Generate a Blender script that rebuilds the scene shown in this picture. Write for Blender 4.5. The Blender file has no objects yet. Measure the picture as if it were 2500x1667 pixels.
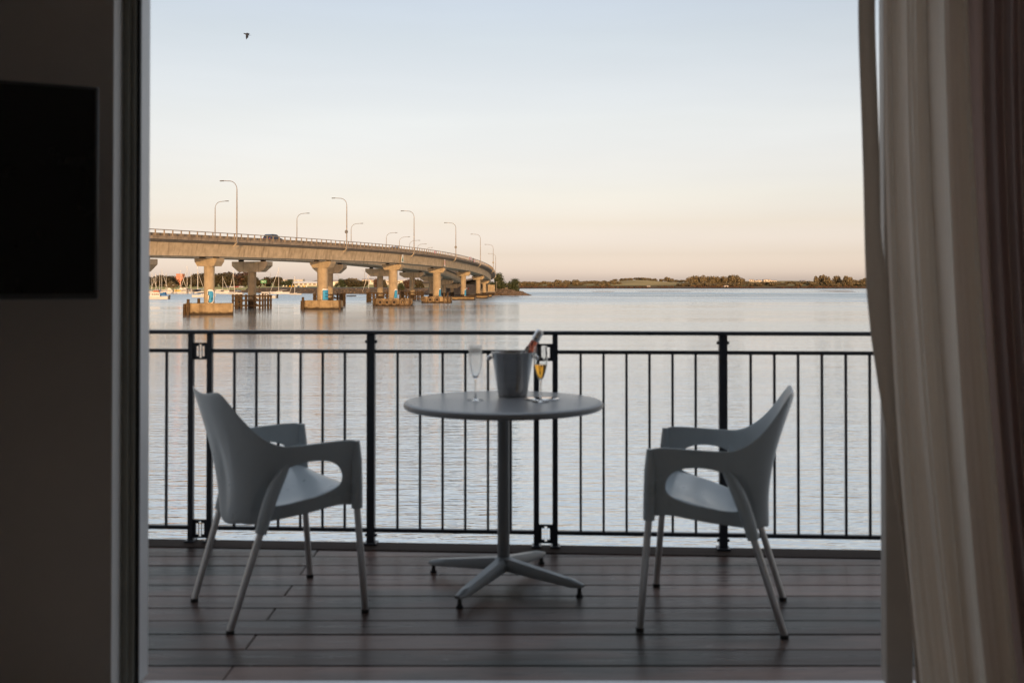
import bpy, bmesh, math, random
from mathutils import Vector, Matrix
random.seed(7)
R = math.radians
sc = bpy.context.scene
col = sc.collection

# ------------------------------------------------------------------ camera, sky, sun, exposure
CAM_Z = 1.2            # the deck boards are z = 0
WATER = -4.1
cd = bpy.data.cameras.new('camera')
cam = bpy.data.objects.new('camera', cd)
col.objects.link(cam)
cam.location = (0, 0, CAM_Z)
cam.rotation_euler = (math.pi / 2 + 0.0105, 0, 0)
cd.lens = 35
cd.sensor_width = 36
cd.shift_y = -0.0652
cd.clip_start = 0.05
cd.clip_end = 30000
cd.dof.use_dof = True
cd.dof.focus_distance = 180
cd.dof.aperture_fstop = 4.0
sc.camera = cam

SUN_EL, SUN_AZ = 5.0, 6.0      # low sun behind the hotel, a little to the right
world = bpy.data.worlds.new('World')
sc.world = world
world.use_nodes = True
wn, wl = world.node_tree.nodes, world.node_tree.links
sky = wn.new('ShaderNodeTexSky')
sky.sky_type = 'NISHITA'
sky.sun_disc = False
sky.sun_elevation = R(SUN_EL)
sky.sun_rotation = R(180 - SUN_AZ)
sky.dust_density = 1.0
sky.ozone_density = 1.0
tc = wn.new('ShaderNodeTexCoord')
sep = wn.new('ShaderNodeSeparateXYZ')
wl.new(tc.outputs['Generated'], sep.inputs[0])
asn = wn.new('ShaderNodeMath'); asn.operation = 'ARCSINE'
wl.new(sep.outputs['Z'], asn.inputs[0])
nrm = wn.new('ShaderNodeMath'); nrm.operation = 'DIVIDE'; nrm.inputs[1].default_value = R(90)
wl.new(asn.outputs[0], nrm.inputs[0])
# thin high overcast: takes the strong yellow and blue out of the clear-air sky, by height above the horizon only
tint = wn.new('ShaderNodeValToRGB')
TINT = [(0.0, (0.946, 1.153, 3.404)), (0.0068, (0.982, 1.187, 3.489)), (0.0199, (0.758, 0.829, 2.035)), (0.0382, (0.739, 0.693, 1.22)), (0.0564, (0.803, 0.704, 1.014)), (0.0772, (0.888, 0.733, 0.928)), (0.1028, (1.0, 0.794, 0.892)), (0.1282, (1.054, 0.824, 0.876)), (0.1531, (1.09, 0.854, 0.871)), (0.1776, (1.12, 0.879, 0.896)), (0.2778, (1.745, 1.286, 1.157)), (0.4444, (2.751, 2.013, 1.7)), (0.7222, (4.743, 3.454, 2.848)), (1.0, (5.599, 4.057, 3.358))]
while len(tint.color_ramp.elements) < len(TINT):
    tint.color_ramp.elements.new(0.5)
for e, (p, c) in zip(tint.color_ramp.elements, TINT):
    e.position = p
    e.color = (c[0] / 6, c[1] / 6, c[2] / 6, 1)
wl.new(nrm.outputs[0], tint.inputs[0])
# faint streaks of cirrus
cm = wn.new('ShaderNodeMapping'); cm.inputs['Scale'].default_value = (1.2, 1.2, 9)
wl.new(tc.outputs['Generated'], cm.inputs[0])
cn = wn.new('ShaderNodeTexNoise'); cn.inputs['Scale'].default_value = 2.2; cn.inputs['Detail'].default_value = 5
wl.new(cm.outputs[0], cn.inputs[0])
cr = wn.new('ShaderNodeMapRange'); cr.inputs['From Min'].default_value = .35; cr.inputs['From Max'].default_value = .75
cr.inputs['To Min'].default_value = 5.88; cr.inputs['To Max'].default_value = 6.24
wl.new(cn.outputs[0], cr.inputs[0])
m1 = wn.new('ShaderNodeVectorMath'); m1.operation = 'MULTIPLY'
wl.new(sky.outputs[0], m1.inputs[0]); wl.new(tint.outputs[0], m1.inputs[1])
m2 = wn.new('ShaderNodeVectorMath'); m2.operation = 'SCALE'
wl.new(m1.outputs[0], m2.inputs[0]); wl.new(cr.outputs[0], m2.inputs['Scale'])
bg = wn['Background']
wl.new(m2.outputs[0], bg.inputs[0])
bg.inputs[1].default_value = 0.10

sl = bpy.data.lights.new('sun', 'SUN')
sun = bpy.data.objects.new('sun', sl)
col.objects.link(sun)
sl.energy = 1.2
sl.angle = R(0.6)
sl.color = (1.0, 0.63, 0.30)
sd = Vector((math.sin(R(SUN_AZ)) * math.cos(R(SUN_EL)), -math.cos(R(SUN_AZ)) * math.cos(R(SUN_EL)), math.sin(R(SUN_EL))))
sun.rotation_euler = sd.to_track_quat('Z', 'Y').to_euler()
sun.location = sd * 50

sc.view_settings.view_transform = 'Standard'
sc.view_settings.look = 'None'
sc.view_settings.gamma = 1
sc.view_settings.use_curve_mapping = False
sc.view_settings.exposure = 1.58
sc.render.engine = 'CYCLES'
sc.cycles.max_bounces = 12
sc.cycles.diffuse_bounces = 8
sc.cycles.transparent_max_bounces = 16
sc.cycles.sample_clamp_indirect = 6
sc.cycles.use_denoising = True
try:
    sc.cycles.denoiser = 'OPENIMAGEDENOISE'
except Exception:
    pass

# ------------------------------------------------------------------ helpers
F = 2430.6
def sight(u, d):
    """ground position of something seen at column u of the photograph, d metres away"""
    return Vector(((u - 1250) * d / F, d, 0))
def high(y, d):
    """height of something seen at row y of the photograph, d metres away"""
    return CAM_Z + (696 - y) * d / F

class MB:
    def __init__(s):
        s.v, s.f = [], []
    def add(s, vs, fs):
        o = len(s.v)
        s.v += [tuple(p) for p in vs]
        s.f += [tuple(i + o for i in f) for f in fs]
        return s
    def box(s, x0, x1, y0, y1, z0, z1):
        return s.add([(x0, y0, z0), (x1, y0, z0), (x1, y1, z0), (x0, y1, z0), (x0, y0, z1), (x1, y0, z1), (x1, y1, z1), (x0, y1, z1)],
                     [(3, 2, 1, 0), (4, 5, 6, 7), (0, 1, 5, 4), (1, 2, 6, 5), (2, 3, 7, 6), (3, 0, 4, 7)])
    def bevbox(s, x0, x1, y0, y1, z0, z1, b):
        vs = []
        for z, i in ((z0, b), (z0 + b, 0), (z1 - b, 0), (z1, b)):
            for (x, y) in ((x0 + i, y0 + b), (x0 + b, y0 + i), (x1 - b, y0 + i), (x1 - i, y0 + b), (x1 - i, y1 - b), (x1 - b, y1 - i), (x0 + b, y1 - i), (x0 + i, y1 - b)):
                vs.append((x, y, z))
        fs = [tuple(range(7, -1, -1)), tuple(range(24, 32))]
        for k in range(3):
            for j in range(8):
                a, c = k * 8 + j, k * 8 + (j + 1) % 8
                fs.append((a, c, c + 8, a + 8))
        return s.add(vs, fs)
    def bar(s, p, q, w, h=None, up=(0, 0, 1)):
        """square bar between two points"""
        p, q, up = Vector(p), Vector(q), Vector(up)
        h = h or w
        t = (q - p).normalized()
        if abs(t.dot(up)) > .98:
            up = Vector((0, 1, 0))
        a = t.cross(up).normalized(); b = a.cross(t).normalized()
        vs = []
        for c in (p, q):
            for i, j in ((-1, -1), (1, -1), (1, 1), (-1, 1)):
                vs.append(c + a * i * w / 2 + b * j * h / 2)
        return s.add(vs, [(0, 1, 2, 3), (7, 6, 5, 4), (0, 4, 5, 1), (1, 5, 6, 2), (2, 6, 7, 3), (3, 7, 4, 0)])
    def tube(s, path, rad, seg=8, cap=True):
        path = [Vector(p) for p in path]
        n = len(path)
        if not hasattr(rad, '__len__'):
            rad = [rad] * n
        t0 = (path[1] - path[0]).normalized()
        up = Vector((0, 0, 1)) if abs(t0.z) < .9 else Vector((0, 1, 0))
        a = t0.cross(up).normalized()
        vs, fs = [], []
        for i in range(n):
            t = (path[min(i + 1, n - 1)] - path[max(i - 1, 0)]).normalized()
            a = (a - t * a.dot(t)).normalized()
            b = t.cross(a)
            for k in range(seg):
                w = 2 * math.pi * k / seg
                vs.append(path[i] + (a * math.cos(w) + b * math.sin(w)) * rad[i])
        for i in range(n - 1):
            for k in range(seg):
                c, d = i * seg + k, i * seg + (k + 1) % seg
                fs.append((c, d, d + seg, c + seg))
        if cap:
            fs.append(tuple(range(seg - 1, -1, -1)))
            fs.append(tuple(range((n - 1) * seg, n * seg)))
        return s.add(vs, fs)
    def lathe(s, prof, seg=24, c=(0, 0, 0), cap=False):
        vs, fs = [], []
        n = len(prof)
        for r, z in prof:
            for k in range(seg):
                w = 2 * math.pi * k / seg
                vs.append((c[0] + r * math.cos(w), c[1] + r * math.sin(w), c[2] + z))
        for i in range(n - 1):
            for k in range(seg):
                a, b = i * seg + k, i * seg + (k + 1) % seg
                fs.append((a, b, b + seg, a + seg))
        if cap:
            fs.append(tuple(range(seg - 1, -1, -1)))
            fs.append(tuple(range((n - 1) * seg, n * seg)))
        return s.add(vs, fs)
    def prism(s, poly, z0, z1):
        n = len(poly)
        vs = [(x, y, z0) for x, y in poly] + [(x, y, z1) for x, y in poly]
        fs = [tuple(range(n - 1, -1, -1)), tuple(range(n, 2 * n))]
        for i in range(n):
            j = (i + 1) % n
            fs.append((i, j, j + n, i + n))
        return s.add(vs, fs)
    def prismx(s, poly, x0, x1):
        """polygon in (y, z) drawn out along x"""
        n = len(poly)
        vs = [(x0, y, z) for y, z in poly] + [(x1, y, z) for y, z in poly]
        fs = [tuple(range(n)), tuple(range(2 * n - 1, n - 1, -1))]
        for i in range(n):
            j = (i + 1) % n
            fs.append((j, i, i + n, j + n))
        return s.add(vs, fs)
    def xf(s, m):
        s.v = [tuple(m @ Vector(p)) for p in s.v]
        return s
    def mesh(s, name, smooth=None):
        me = bpy.data.meshes.new(name)
        me.from_pydata(s.v, [], s.f)
        me.update()
        if smooth is not None:
            me.polygons.foreach_set('use_smooth', [True] * len(me.polygons))
            if smooth < 180:
                me.set_sharp_from_angle(angle=R(smooth))
        return me
    def build(s, name, mat, parent=None, smooth=None):
        me = s.mesh(name, smooth)
        if mat:
            me.materials.append(mat)
        return link(name, me, parent)

def link(name, data, parent=None):
    o = bpy.data.objects.new(name, data)
    col.objects.link(o)
    if parent:
        o.parent = parent
    return o
def tag(o, label=None, cat=None, group=None, kind=None):
    if label: o['label'] = label
    if cat: o['category'] = cat
    if group: o['group'] = group
    if kind: o['kind'] = kind
    return o
def thing(name, loc, label, cat, group=None, rz=0):
    o = bpy.data.objects.new(name, None)
    col.objects.link(o)
    o.location = loc
    o.rotation_euler = (0, 0, rz)
    o.empty_display_size = .2
    return tag(o, label, cat, group)
def structure(name):
    o = bpy.data.objects.new(name, None)
    col.objects.link(o)
    o['kind'] = 'structure'
    return o
def copy_tree(o, parent=None):
    c = o.copy()
    col.objects.link(c)
    c.parent = parent
    for ch in list(o.children):
        copy_tree(ch, c)
    return c
def clip(poly, a, b, c):
    """keep the part of a polygon where a x + b y <= c"""
    out = []
    for i in range(len(poly)):
        p, q = poly[i], poly[(i + 1) % len(poly)]
        dp, dq = a * p[0] + b * p[1] - c, a * q[0] + b * q[1] - c
        if dp <= 0:
            out.append(p)
        if dp * dq < 0:
            t = dp / (dp - dq)
            out.append((p[0] + t * (q[0] - p[0]), p[1] + t * (q[1] - p[1])))
    return out
def lerp(a, b, t):
    return a + (b - a) * t
def table(xs, x):
    """piecewise linear look-up"""
    if x <= xs[0][0]: return xs[0][1]
    for (a, va), (b, vb) in zip(xs, xs[1:]):
        if x <= b:
            return lerp(va, vb, (x - a) / (b - a))
    return xs[-1][1]

# ------------------------------------------------------------------ materials
def mat(name, c1, c2=None, scale=4, rough=.6, metal=0, bump=0, bdist=.01, spec=.5, detail=6, stretch=(1, 1, 1), lo=.3, hi=.7, coord='Object', bscale=None, island=0, rvar=0):
    m = bpy.data.materials.new(name)
    m.use_nodes = True
    n, l = m.node_tree.nodes, m.node_tree.links
    p = n['Principled BSDF']
    p.inputs['Roughness'].default_value = rough
    p.inputs['Metallic'].default_value = metal
    p.inputs['Specular IOR Level'].default_value = spec
    p.inputs['Base Color'].default_value = (*c1, 1)
    if c2 is not None:
        t = n.new('ShaderNodeTexCoord')
        mp = n.new('ShaderNodeMapping'); mp.inputs['Scale'].default_value = stretch
        if coord == 'World':
            g = n.new('ShaderNodeNewGeometry'); l.new(g.outputs['Position'], mp.inputs[0])
        else:
            l.new(t.outputs[coord], mp.inputs[0])
        nz = n.new('ShaderNodeTexNoise'); nz.inputs['Scale'].default_value = scale; nz.inputs['Detail'].default_value = detail
        nz.inputs['Roughness'].default_value = .6
        l.new(mp.outputs[0], nz.inputs[0])
        src = nz.outputs[0]
        if island:
            g2 = n.new('ShaderNodeNewGeometry')
            mx = n.new('ShaderNodeMix'); mx.data_type = 'FLOAT'; mx.inputs[0].default_value = island
            l.new(nz.outputs[0], mx.inputs[2]); l.new(g2.outputs['Random Per Island'], mx.inputs[3])
            src = mx.outputs[0]
        rp = n.new('ShaderNodeValToRGB')
        rp.color_ramp.elements[0].position = lo; rp.color_ramp.elements[0].color = (*c1, 1)
        rp.color_ramp.elements[1].position = hi; rp.color_ramp.elements[1].color = (*c2, 1)
        l.new(src, rp.inputs[0]); l.new(rp.outputs[0], p.inputs['Base Color'])
        if rvar:
            mr = n.new('ShaderNodeMapRange'); mr.inputs['From Min'].default_value = .3; mr.inputs['From Max'].default_value = .7
            mr.inputs['To Min'].default_value = rough - rvar; mr.inputs['To Max'].default_value = rough + rvar
            l.new(nz.outputs[0], mr.inputs[0]); l.new(mr.outputs[0], p.inputs['Roughness'])
        if bump:
            b = n.new('ShaderNodeBump'); b.inputs['Strength'].default_value = bump; b.inputs['Distance'].default_value = bdist
            h = nz.outputs[0]
            if bscale:
                n3 = n.new('ShaderNodeTexNoise'); n3.inputs['Scale'].default_value = bscale; n3.inputs['Detail'].default_value = 5
                l.new(mp.outputs[0], n3.inputs[0]); h = n3.outputs[0]
            l.new(h, b.inputs['Height']); l.new(b.outputs[0], p.inputs['Normal'])
    return m

def concrete(name, c1, c2, stain=(.12, .085, .05), tide=None, streak=.35):
    """board-marked concrete with rain streaks, blotches and, near the water, a dark tide mark"""
    m = mat(name, c1, c2, scale=.8, rough=.85, spec=.2, coord='World', bump=.4, bdist=.03, bscale=6)
    n, l = m.node_tree.nodes, m.node_tree.links
    p = n['Principled BSDF']
    base = p.inputs['Base Color'].links[0].from_socket
    g = n.new('ShaderNodeNewGeometry')
    mp = n.new('ShaderNodeMapping'); mp.inputs['Scale'].default_value = (1.1, 1.1, .12)
    l.new(g.outputs['Position'], mp.inputs[0])
    nz = n.new('ShaderNodeTexNoise'); nz.inputs['Scale'].default_value = 1.6; nz.inputs['Detail'].default_value = 8
    l.new(mp.outputs[0], nz.inputs[0])
    mr = n.new('ShaderNodeMapRange'); mr.inputs['From Min'].default_value = .52; mr.inputs['From Max'].default_value = .75
    mr.inputs['To Max'].default_value = streak
    l.new(nz.outputs[0], mr.inputs[0])
    mx = n.new('ShaderNodeMix'); mx.data_type = 'RGBA'
    l.new(mr.outputs[0], mx.inputs[0]); l.new(base, mx.inputs[6]); mx.inputs[7].default_value = (*stain, 1)
    out = mx.outputs[2]
    if tide:
        sp = n.new('ShaderNodeSeparateXYZ'); l.new(g.outputs['Position'], sp.inputs[0])
        nn = n.new('ShaderNodeTexNoise'); nn.inputs['Scale'].default_value = 1.5; nn.inputs['Detail'].default_value = 4
        l.new(g.outputs['Position'], nn.inputs[0])
        ad = n.new('ShaderNodeMath'); ad.operation = 'MULTIPLY_ADD'; ad.inputs[1].default_value = .7
        l.new(nn.outputs[0], ad.inputs[0]); l.new(sp.outputs[2], ad.inputs[2])
        r2 = n.new('ShaderNodeMapRange'); r2.inputs['From Min'].default_value = WATER + tide; r2.inputs['From Max'].default_value = WATER + tide + .35
        r2.inputs['To Min'].default_value = 1; r2.inputs['To Max'].default_value = 0
        l.new(ad.outputs[0], r2.inputs[0])
        m3 = n.new('ShaderNodeMix'); m3.data_type = 'RGBA'
        l.new(r2.outputs[0], m3.inputs[0]); l.new(out, m3.inputs[6]); m3.inputs[7].default_value = (.045, .03, .017, 1)
        out = m3.outputs[2]
    l.new(out, p.inputs['Base Color'])
    return m

M = {}
M['girder'] = concrete('girder_concrete', (.38, .295, .190), (.57, .45, .300), streak=.6)
M['kerb'] = concrete('kerb_concrete', (.20, .155, .11), (.32, .255, .185), streak=.8)
M['pier'] = concrete('pier_concrete', (.285, .220, .140), (.41, .32, .205), tide=2.15, streak=.4)
M['pile_cap'] = concrete('pile_cap_concrete', (.20, .14, .075), (.38, .28, .155), tide=.62, streak=.6, stain=(.09, .055, .025))
M['abutment'] = concrete('abutment_concrete', (.16, .14, .12), (.24, .21, .18))
M['timber'] = mat('weathered_timber', (.030, .020, .011), (.125, .080, .042), scale=2.5, stretch=(3, 3, .6), rough=.9, spec=.15, bump=.5, bdist=.03)
M['tyre'] = mat('tyre_rubber', (.10, .065, .035), (.22, .15, .085), scale=2, rough=.8, spec=.3, bump=.4)
M['tyre_dark'] = mat('tyre_hole_shade', (.012, .010, .008), (.03, .022, .015), scale=2, rough=.9)
M['galv'] = mat('galvanised_steel', (.20, .175, .15), (.28, .245, .21), scale=3, rough=.5, metal=.2)
M['lamp'] = mat('luminaire_grey', (.10, .10, .10), (.16, .155, .15), scale=6, rough=.4)
M['white_paint'] = mat('white_paint', (.74, .73, .70), (.80, .79, .76), scale=3, rough=.45)
M['boat_white'] = mat('boat_white_gelcoat', (.54, .51, .46), (.62, .59, .54), scale=2, rough=.4)
M['cream_paint'] = mat('cream_paint', (.68, .62, .52), (.76, .70, .60), scale=2, rough=.5)
M['blue_paint'] = mat('blue_spray_paint', (.030, .25, .46), (.04, .31, .55), scale=3, rough=.6)
M['black_paint'] = mat('black_spray_paint', (.012, .012, .014), (.025, .025, .028), scale=3, rough=.6)
M['red_paint'] = mat('red_paint', (.35, .05, .04), (.45, .08, .06), scale=3, rough=.5)
M['green_paint'] = mat('green_paint', (.02, .13, .05), (.03, .18, .07), scale=3, rough=.5)
M['sign_green'] = mat('road_sign_green', (.02, .20, .06), (.03, .25, .08), scale=3, rough=.4)
M['orange_wall'] = mat('terracotta_wall', (.50, .17, .09), (.58, .21, .11), scale=.6, rough=.8)
M['pale_wall'] = mat('pale_wall', (.62, .54, .45), (.72, .64, .54), scale=.5, rough=.8)
M['roof'] = mat('grey_roof', (.30, .26, .23), (.40, .35, .31), scale=.7, rough=.7)
M['window'] = mat('dark_window', (.015, .018, .022), (.03, .035, .04), scale=2, rough=.08)
M['blue_canvas'] = mat('blue_canvas', (.02, .10, .25), (.03, .14, .32), scale=2, rough=.8)
M['dark_canvas'] = mat('dark_canvas', (.02, .022, .03), (.04, .042, .05), scale=2, rough=.8)
M['navy'] = mat('navy_hull', (.015, .025, .06), (.025, .04, .09), scale=2, rough=.3)
M['yellow_paint'] = mat('yellow_paint', (.65, .40, .04), (.72, .46, .07), scale=2, rough=.4)
M['car_blue'] = mat('dark_blue_car_paint', (.02, .03, .07), (.028, .04, .09), scale=1, rough=.2, spec=.7)
M['car_silver'] = mat('silver_car_paint', (.35, .36, .38), (.40, .41, .43), scale=1, rough=.25)
M['car_red'] = mat('red_car_paint', (.22, .02, .02), (.27, .03, .03), scale=1, rough=.25)
M['bark'] = mat('bark', (.06, .045, .03), (.12, .09, .06), scale=3, stretch=(2, 2, .5), rough=.9, bump=.5)
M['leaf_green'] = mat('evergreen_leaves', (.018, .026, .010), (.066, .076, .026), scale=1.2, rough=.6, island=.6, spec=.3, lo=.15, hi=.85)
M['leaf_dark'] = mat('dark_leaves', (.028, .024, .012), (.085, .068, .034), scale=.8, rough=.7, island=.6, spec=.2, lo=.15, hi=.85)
M['leaf_far'] = mat('far_leaves', (.10, .083, .052), (.215, .17, .10), scale=.5, rough=.8, island=.6, spec=.1, lo=.15, hi=.85)  # haze put into the colour: far foliage made paler and warmer
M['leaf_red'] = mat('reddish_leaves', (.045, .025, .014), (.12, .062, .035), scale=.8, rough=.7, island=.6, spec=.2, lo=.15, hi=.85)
M['rock'] = mat('revetment_rock', (.07, .05, .036), (.19, .14, .10), scale=1.2, rough=.9, island=.5, spec=.2, lo=.1, hi=.9)
M['grass'] = mat('shore_grass', (.30, .27, .09), (.50, .42, .16), scale=.05, rough=.9, spec=.1, coord='World')
M['bird'] = mat('black_feathers', (.008, .008, .01), (.018, .018, .022), scale=10, rough=.6)
# deck and room
M['rail_black'] = mat('black_powder_coat', (.016, .021, .030), (.026, .033, .045), scale=30, rough=.35, spec=.5)
M['plastic'] = mat('grey_chair_plastic', (.345, .39, .415), (.405, .45, .475), scale=5, rough=.32, spec=.45, bump=.05, bdist=.0005, bscale=300, rvar=.09)
M['alu'] = mat('brushed_aluminium', (.55, .56, .57), (.62, .63, .64), scale=6, rough=.32, metal=.85)
M['table_top'] = mat('grey_laminate', (.20, .205, .215), (.25, .255, .265), scale=3, rough=.30, spec=.5, rvar=.06)
M['table_leg'] = mat('grey_cast_metal', (.20, .215, .225), (.25, .265, .275), scale=5, rough=.38, metal=.3)
M['rubber'] = mat('black_rubber', (.012, .012, .012), (.02, .02, .02), scale=8, rough=.7)
M['steel'] = mat('satin_steel', (.36, .355, .35), (.44, .435, .43), scale=4, rough=.26, metal=1, stretch=(1, 1, 10))
M['foil'] = mat('silver_foil', (.72, .72, .73), (.85, .85, .86), scale=40, rough=.25, metal=1, bump=.4, bdist=.002)
M['phone'] = mat('polished_steel', (.78, .78, .78), (.82, .82, .82), scale=4, rough=.03, metal=1)
M['tv_screen'] = mat('tv_screen', (.006, .006, .006), (.009, .009, .009), scale=3, rough=.25, spec=.3)
M['tv_bezel'] = mat('tv_bezel', (.04, .04, .04), (.06, .06, .06), scale=8, rough=.3)
M['room_paint'] = mat('warm_wall_paint', (.48, .445, .42), (.54, .50, .475), scale=1.5, rough=.85, spec=.2, bump=.1, bdist=.001, bscale=200)
M['reveal'] = mat('white_reveal_paint', (.86, .86, .85), (.90, .90, .89), scale=2, rough=.6)
M['ceiling'] = mat('ceiling_paint', (.78, .77, .75), (.82, .81, .79), scale=1.5, rough=.9)
M['carpet'] = mat('pale_carpet', (.46, .42, .38), (.56, .52, .47), scale=40, rough=.95, spec=.1)
M['frame_dark'] = mat('bronze_door_frame', (.24, .235, .205), (.29, .285, .25), scale=6, rough=.5, metal=.2)
M['frame_alu'] = mat('anodised_door_frame', (.78, .79, .80), (.84, .85, .86), scale=6, rough=.45, metal=0)
M['stile'] = mat('taupe_door_stile', (.46, .41, .37), (.52, .47, .42), scale=6, rough=.5)
M['facade'] = mat('facade_render', (.30, .28, .26), (.36, .34, .32), scale=1, rough=.9)

def wood():
    m = mat('weathered_decking', (.072, .045, .038), (.195, .132, .112), scale=2.2, stretch=(.6, 9, 9), rough=.32, spec=.17, bump=.5, bdist=.002, bscale=9, lo=.25, hi=.8, rvar=.10)
    n, l = m.node_tree.nodes, m.node_tree.links
    p = n['Principled BSDF']
    base = p.inputs['Base Color'].links[0].from_socket
    oi = n.new('ShaderNodeObjectInfo')
    hs = n.new('ShaderNodeHueSaturation')
    a = n.new('ShaderNodeMapRange'); a.inputs['To Min'].default_value = .42; a.inputs['To Max'].default_value = 1.75
    l.new(oi.outputs['Random'], a.inputs[0]); l.new(a.outputs[0], hs.inputs['Value'])
    l.new(base, hs.inputs['Color'])
    g = n.new('ShaderNodeNewGeometry')
    def nz(scale, st, detail=4):
        mp = n.new('ShaderNodeMapping'); mp.inputs['Scale'].default_value = st
        l.new(g.outputs['Position'], mp.inputs[0])
        k = n.new('ShaderNodeTexNoise'); k.inputs['Scale'].default_value = scale; k.inputs['Detail'].default_value = detail
        l.new(mp.outputs[0], k.inputs[0])
        return k.outputs[0]
    def rng_(src, lo, hi, top):
        k = n.new('ShaderNodeMapRange'); k.inputs['From Min'].default_value = lo; k.inputs['From Max'].default_value = hi; k.inputs['To Max'].default_value = top
        l.new(src, k.inputs[0]); return k.outputs[0]
    def mix(fac, a_, colr):
        k = n.new('ShaderNodeMix'); k.data_type = 'RGBA'; k.inputs[7].default_value = (*colr, 1)
        l.new(fac, k.inputs[0]); l.new(a_, k.inputs[6]); return k.outputs[2]
    c = hs.outputs[0]
    c = mix(rng_(nz(1.1, (1, 2.2, 1)), .46, .62, .75), c, (.036, .046, .043))      # darker greenish stretches
    c = mix(rng_(nz(1.6, (1, 3, 1)), .55, .72, .6), c, (.125, .070, .055))         # redder stretches
    c = mix(rng_(nz(16, (1, 1, 1), 3), .68, .78, .55), c, (.24, .23, .22))         # scuffs and dried drops
    c = mix(rng_(nz(70, (.15, 1, 1), 2), .60, .75, .5), c, (.025, .02, .018))      # dark grain lines
    l.new(c, p.inputs['Base Color'])
    return m
M['wood'] = wood()
M['wood_edge'] = mat('edge_board_timber', (.036, .026, .022), (.070, .052, .044), scale=2.2, stretch=(.6, 9, 9), rough=.7, spec=.05, bump=.4, bdist=.002)

def glass(name, color, rough=0.0, ior=1.45):
    m = bpy.data.materials.new(name)
    m.use_nodes = True
    n, l = m.node_tree.nodes, m.node_tree.links
    p = n['Principled BSDF']
    tcn = n.new('ShaderNodeTexCoord')
    nz = n.new('ShaderNodeTexNoise'); nz.inputs['Scale'].default_value = 25
    l.new(tcn.outputs['Object'], nz.inputs[0])
    mr = n.new('ShaderNodeMapRange'); mr.inputs['To Min'].default_value = rough; mr.inputs['To Max'].default_value = rough + .03
    l.new(nz.outputs[0], mr.inputs[0]); l.new(mr.outputs[0], p.inputs['Roughness'])
    p.inputs['Base Color'].default_value = (*color, 1)
    p.inputs['Transmission Weight'].default_value = 1
    p.inputs['IOR'].default_value = ior
    return m
def pane(name):
    m = bpy.data.materials.new(name)
    m.use_nodes = True
    n, l = m.node_tree.nodes, m.node_tree.links
    n.remove(n['Principled BSDF'])
    t = n.new('ShaderNodeBsdfTransparent'); t.inputs[0].default_value = (.92, .94, .93, 1)
    gl = n.new('ShaderNodeBsdfGlossy'); gl.inputs['Roughness'].default_value = .01
    fr = n.new('ShaderNodeFresnel'); fr.inputs[0].default_value = 1.45
    mx = n.new('ShaderNodeMixShader')
    l.new(fr.outputs[0], mx.inputs[0]); l.new(t.outputs[0], mx.inputs[1]); l.new(gl.outputs[0], mx.inputs[2])
    l.new(mx.outputs[0], n['Material Output'].inputs[0])
    return m
M['pane'] = pane('window_pane')
M['glass'] = glass('clear_glass', (.97, .98, .98))
M['fog_glass'] = glass('misted_glass', (.97, .98, .985), rough=.10)
M['amber'] = glass('amber_wine', (1.0, .50, .06), ior=1.33)
M['rose'] = glass('rose_bottle_glass', (.42, .13, .085), ior=1.45)

def cloth(name, c1, c2, trans):
    m = mat(name, c1, c2, scale=260, rough=.9, spec=.1, bump=.25, bdist=.0008, stretch=(1, 1, 1))
    n, l = m.node_tree.nodes, m.node_tree.links
    p = n['Principled BSDF']
    tr = n.new('ShaderNodeBsdfTranslucent')
    l.new(p.inputs['Base Color'].links[0].from_socket, tr.inputs[0])
    ms = n.new('ShaderNodeMixShader'); ms.inputs[0].default_value = trans
    l.new(p.outputs[0], ms.inputs[1]); l.new(tr.outputs[0], ms.inputs[2])
    l.new(ms.outputs[0], n['Material Output'].inputs[0])
    return m
M['curtain'] = cloth('linen_curtain_cloth', (.83, .745, .66), (.91, .825, .74), .58)
M['lining'] = cloth('curtain_hem_cloth', (.60, .535, .475), (.68, .615, .55), .45)
M['drape'] = cloth('darker_curtain_cloth', (.52, .40, .37), (.62, .485, .45), .2)  # darker, redder cloth colour for the right-hand folds

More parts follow.
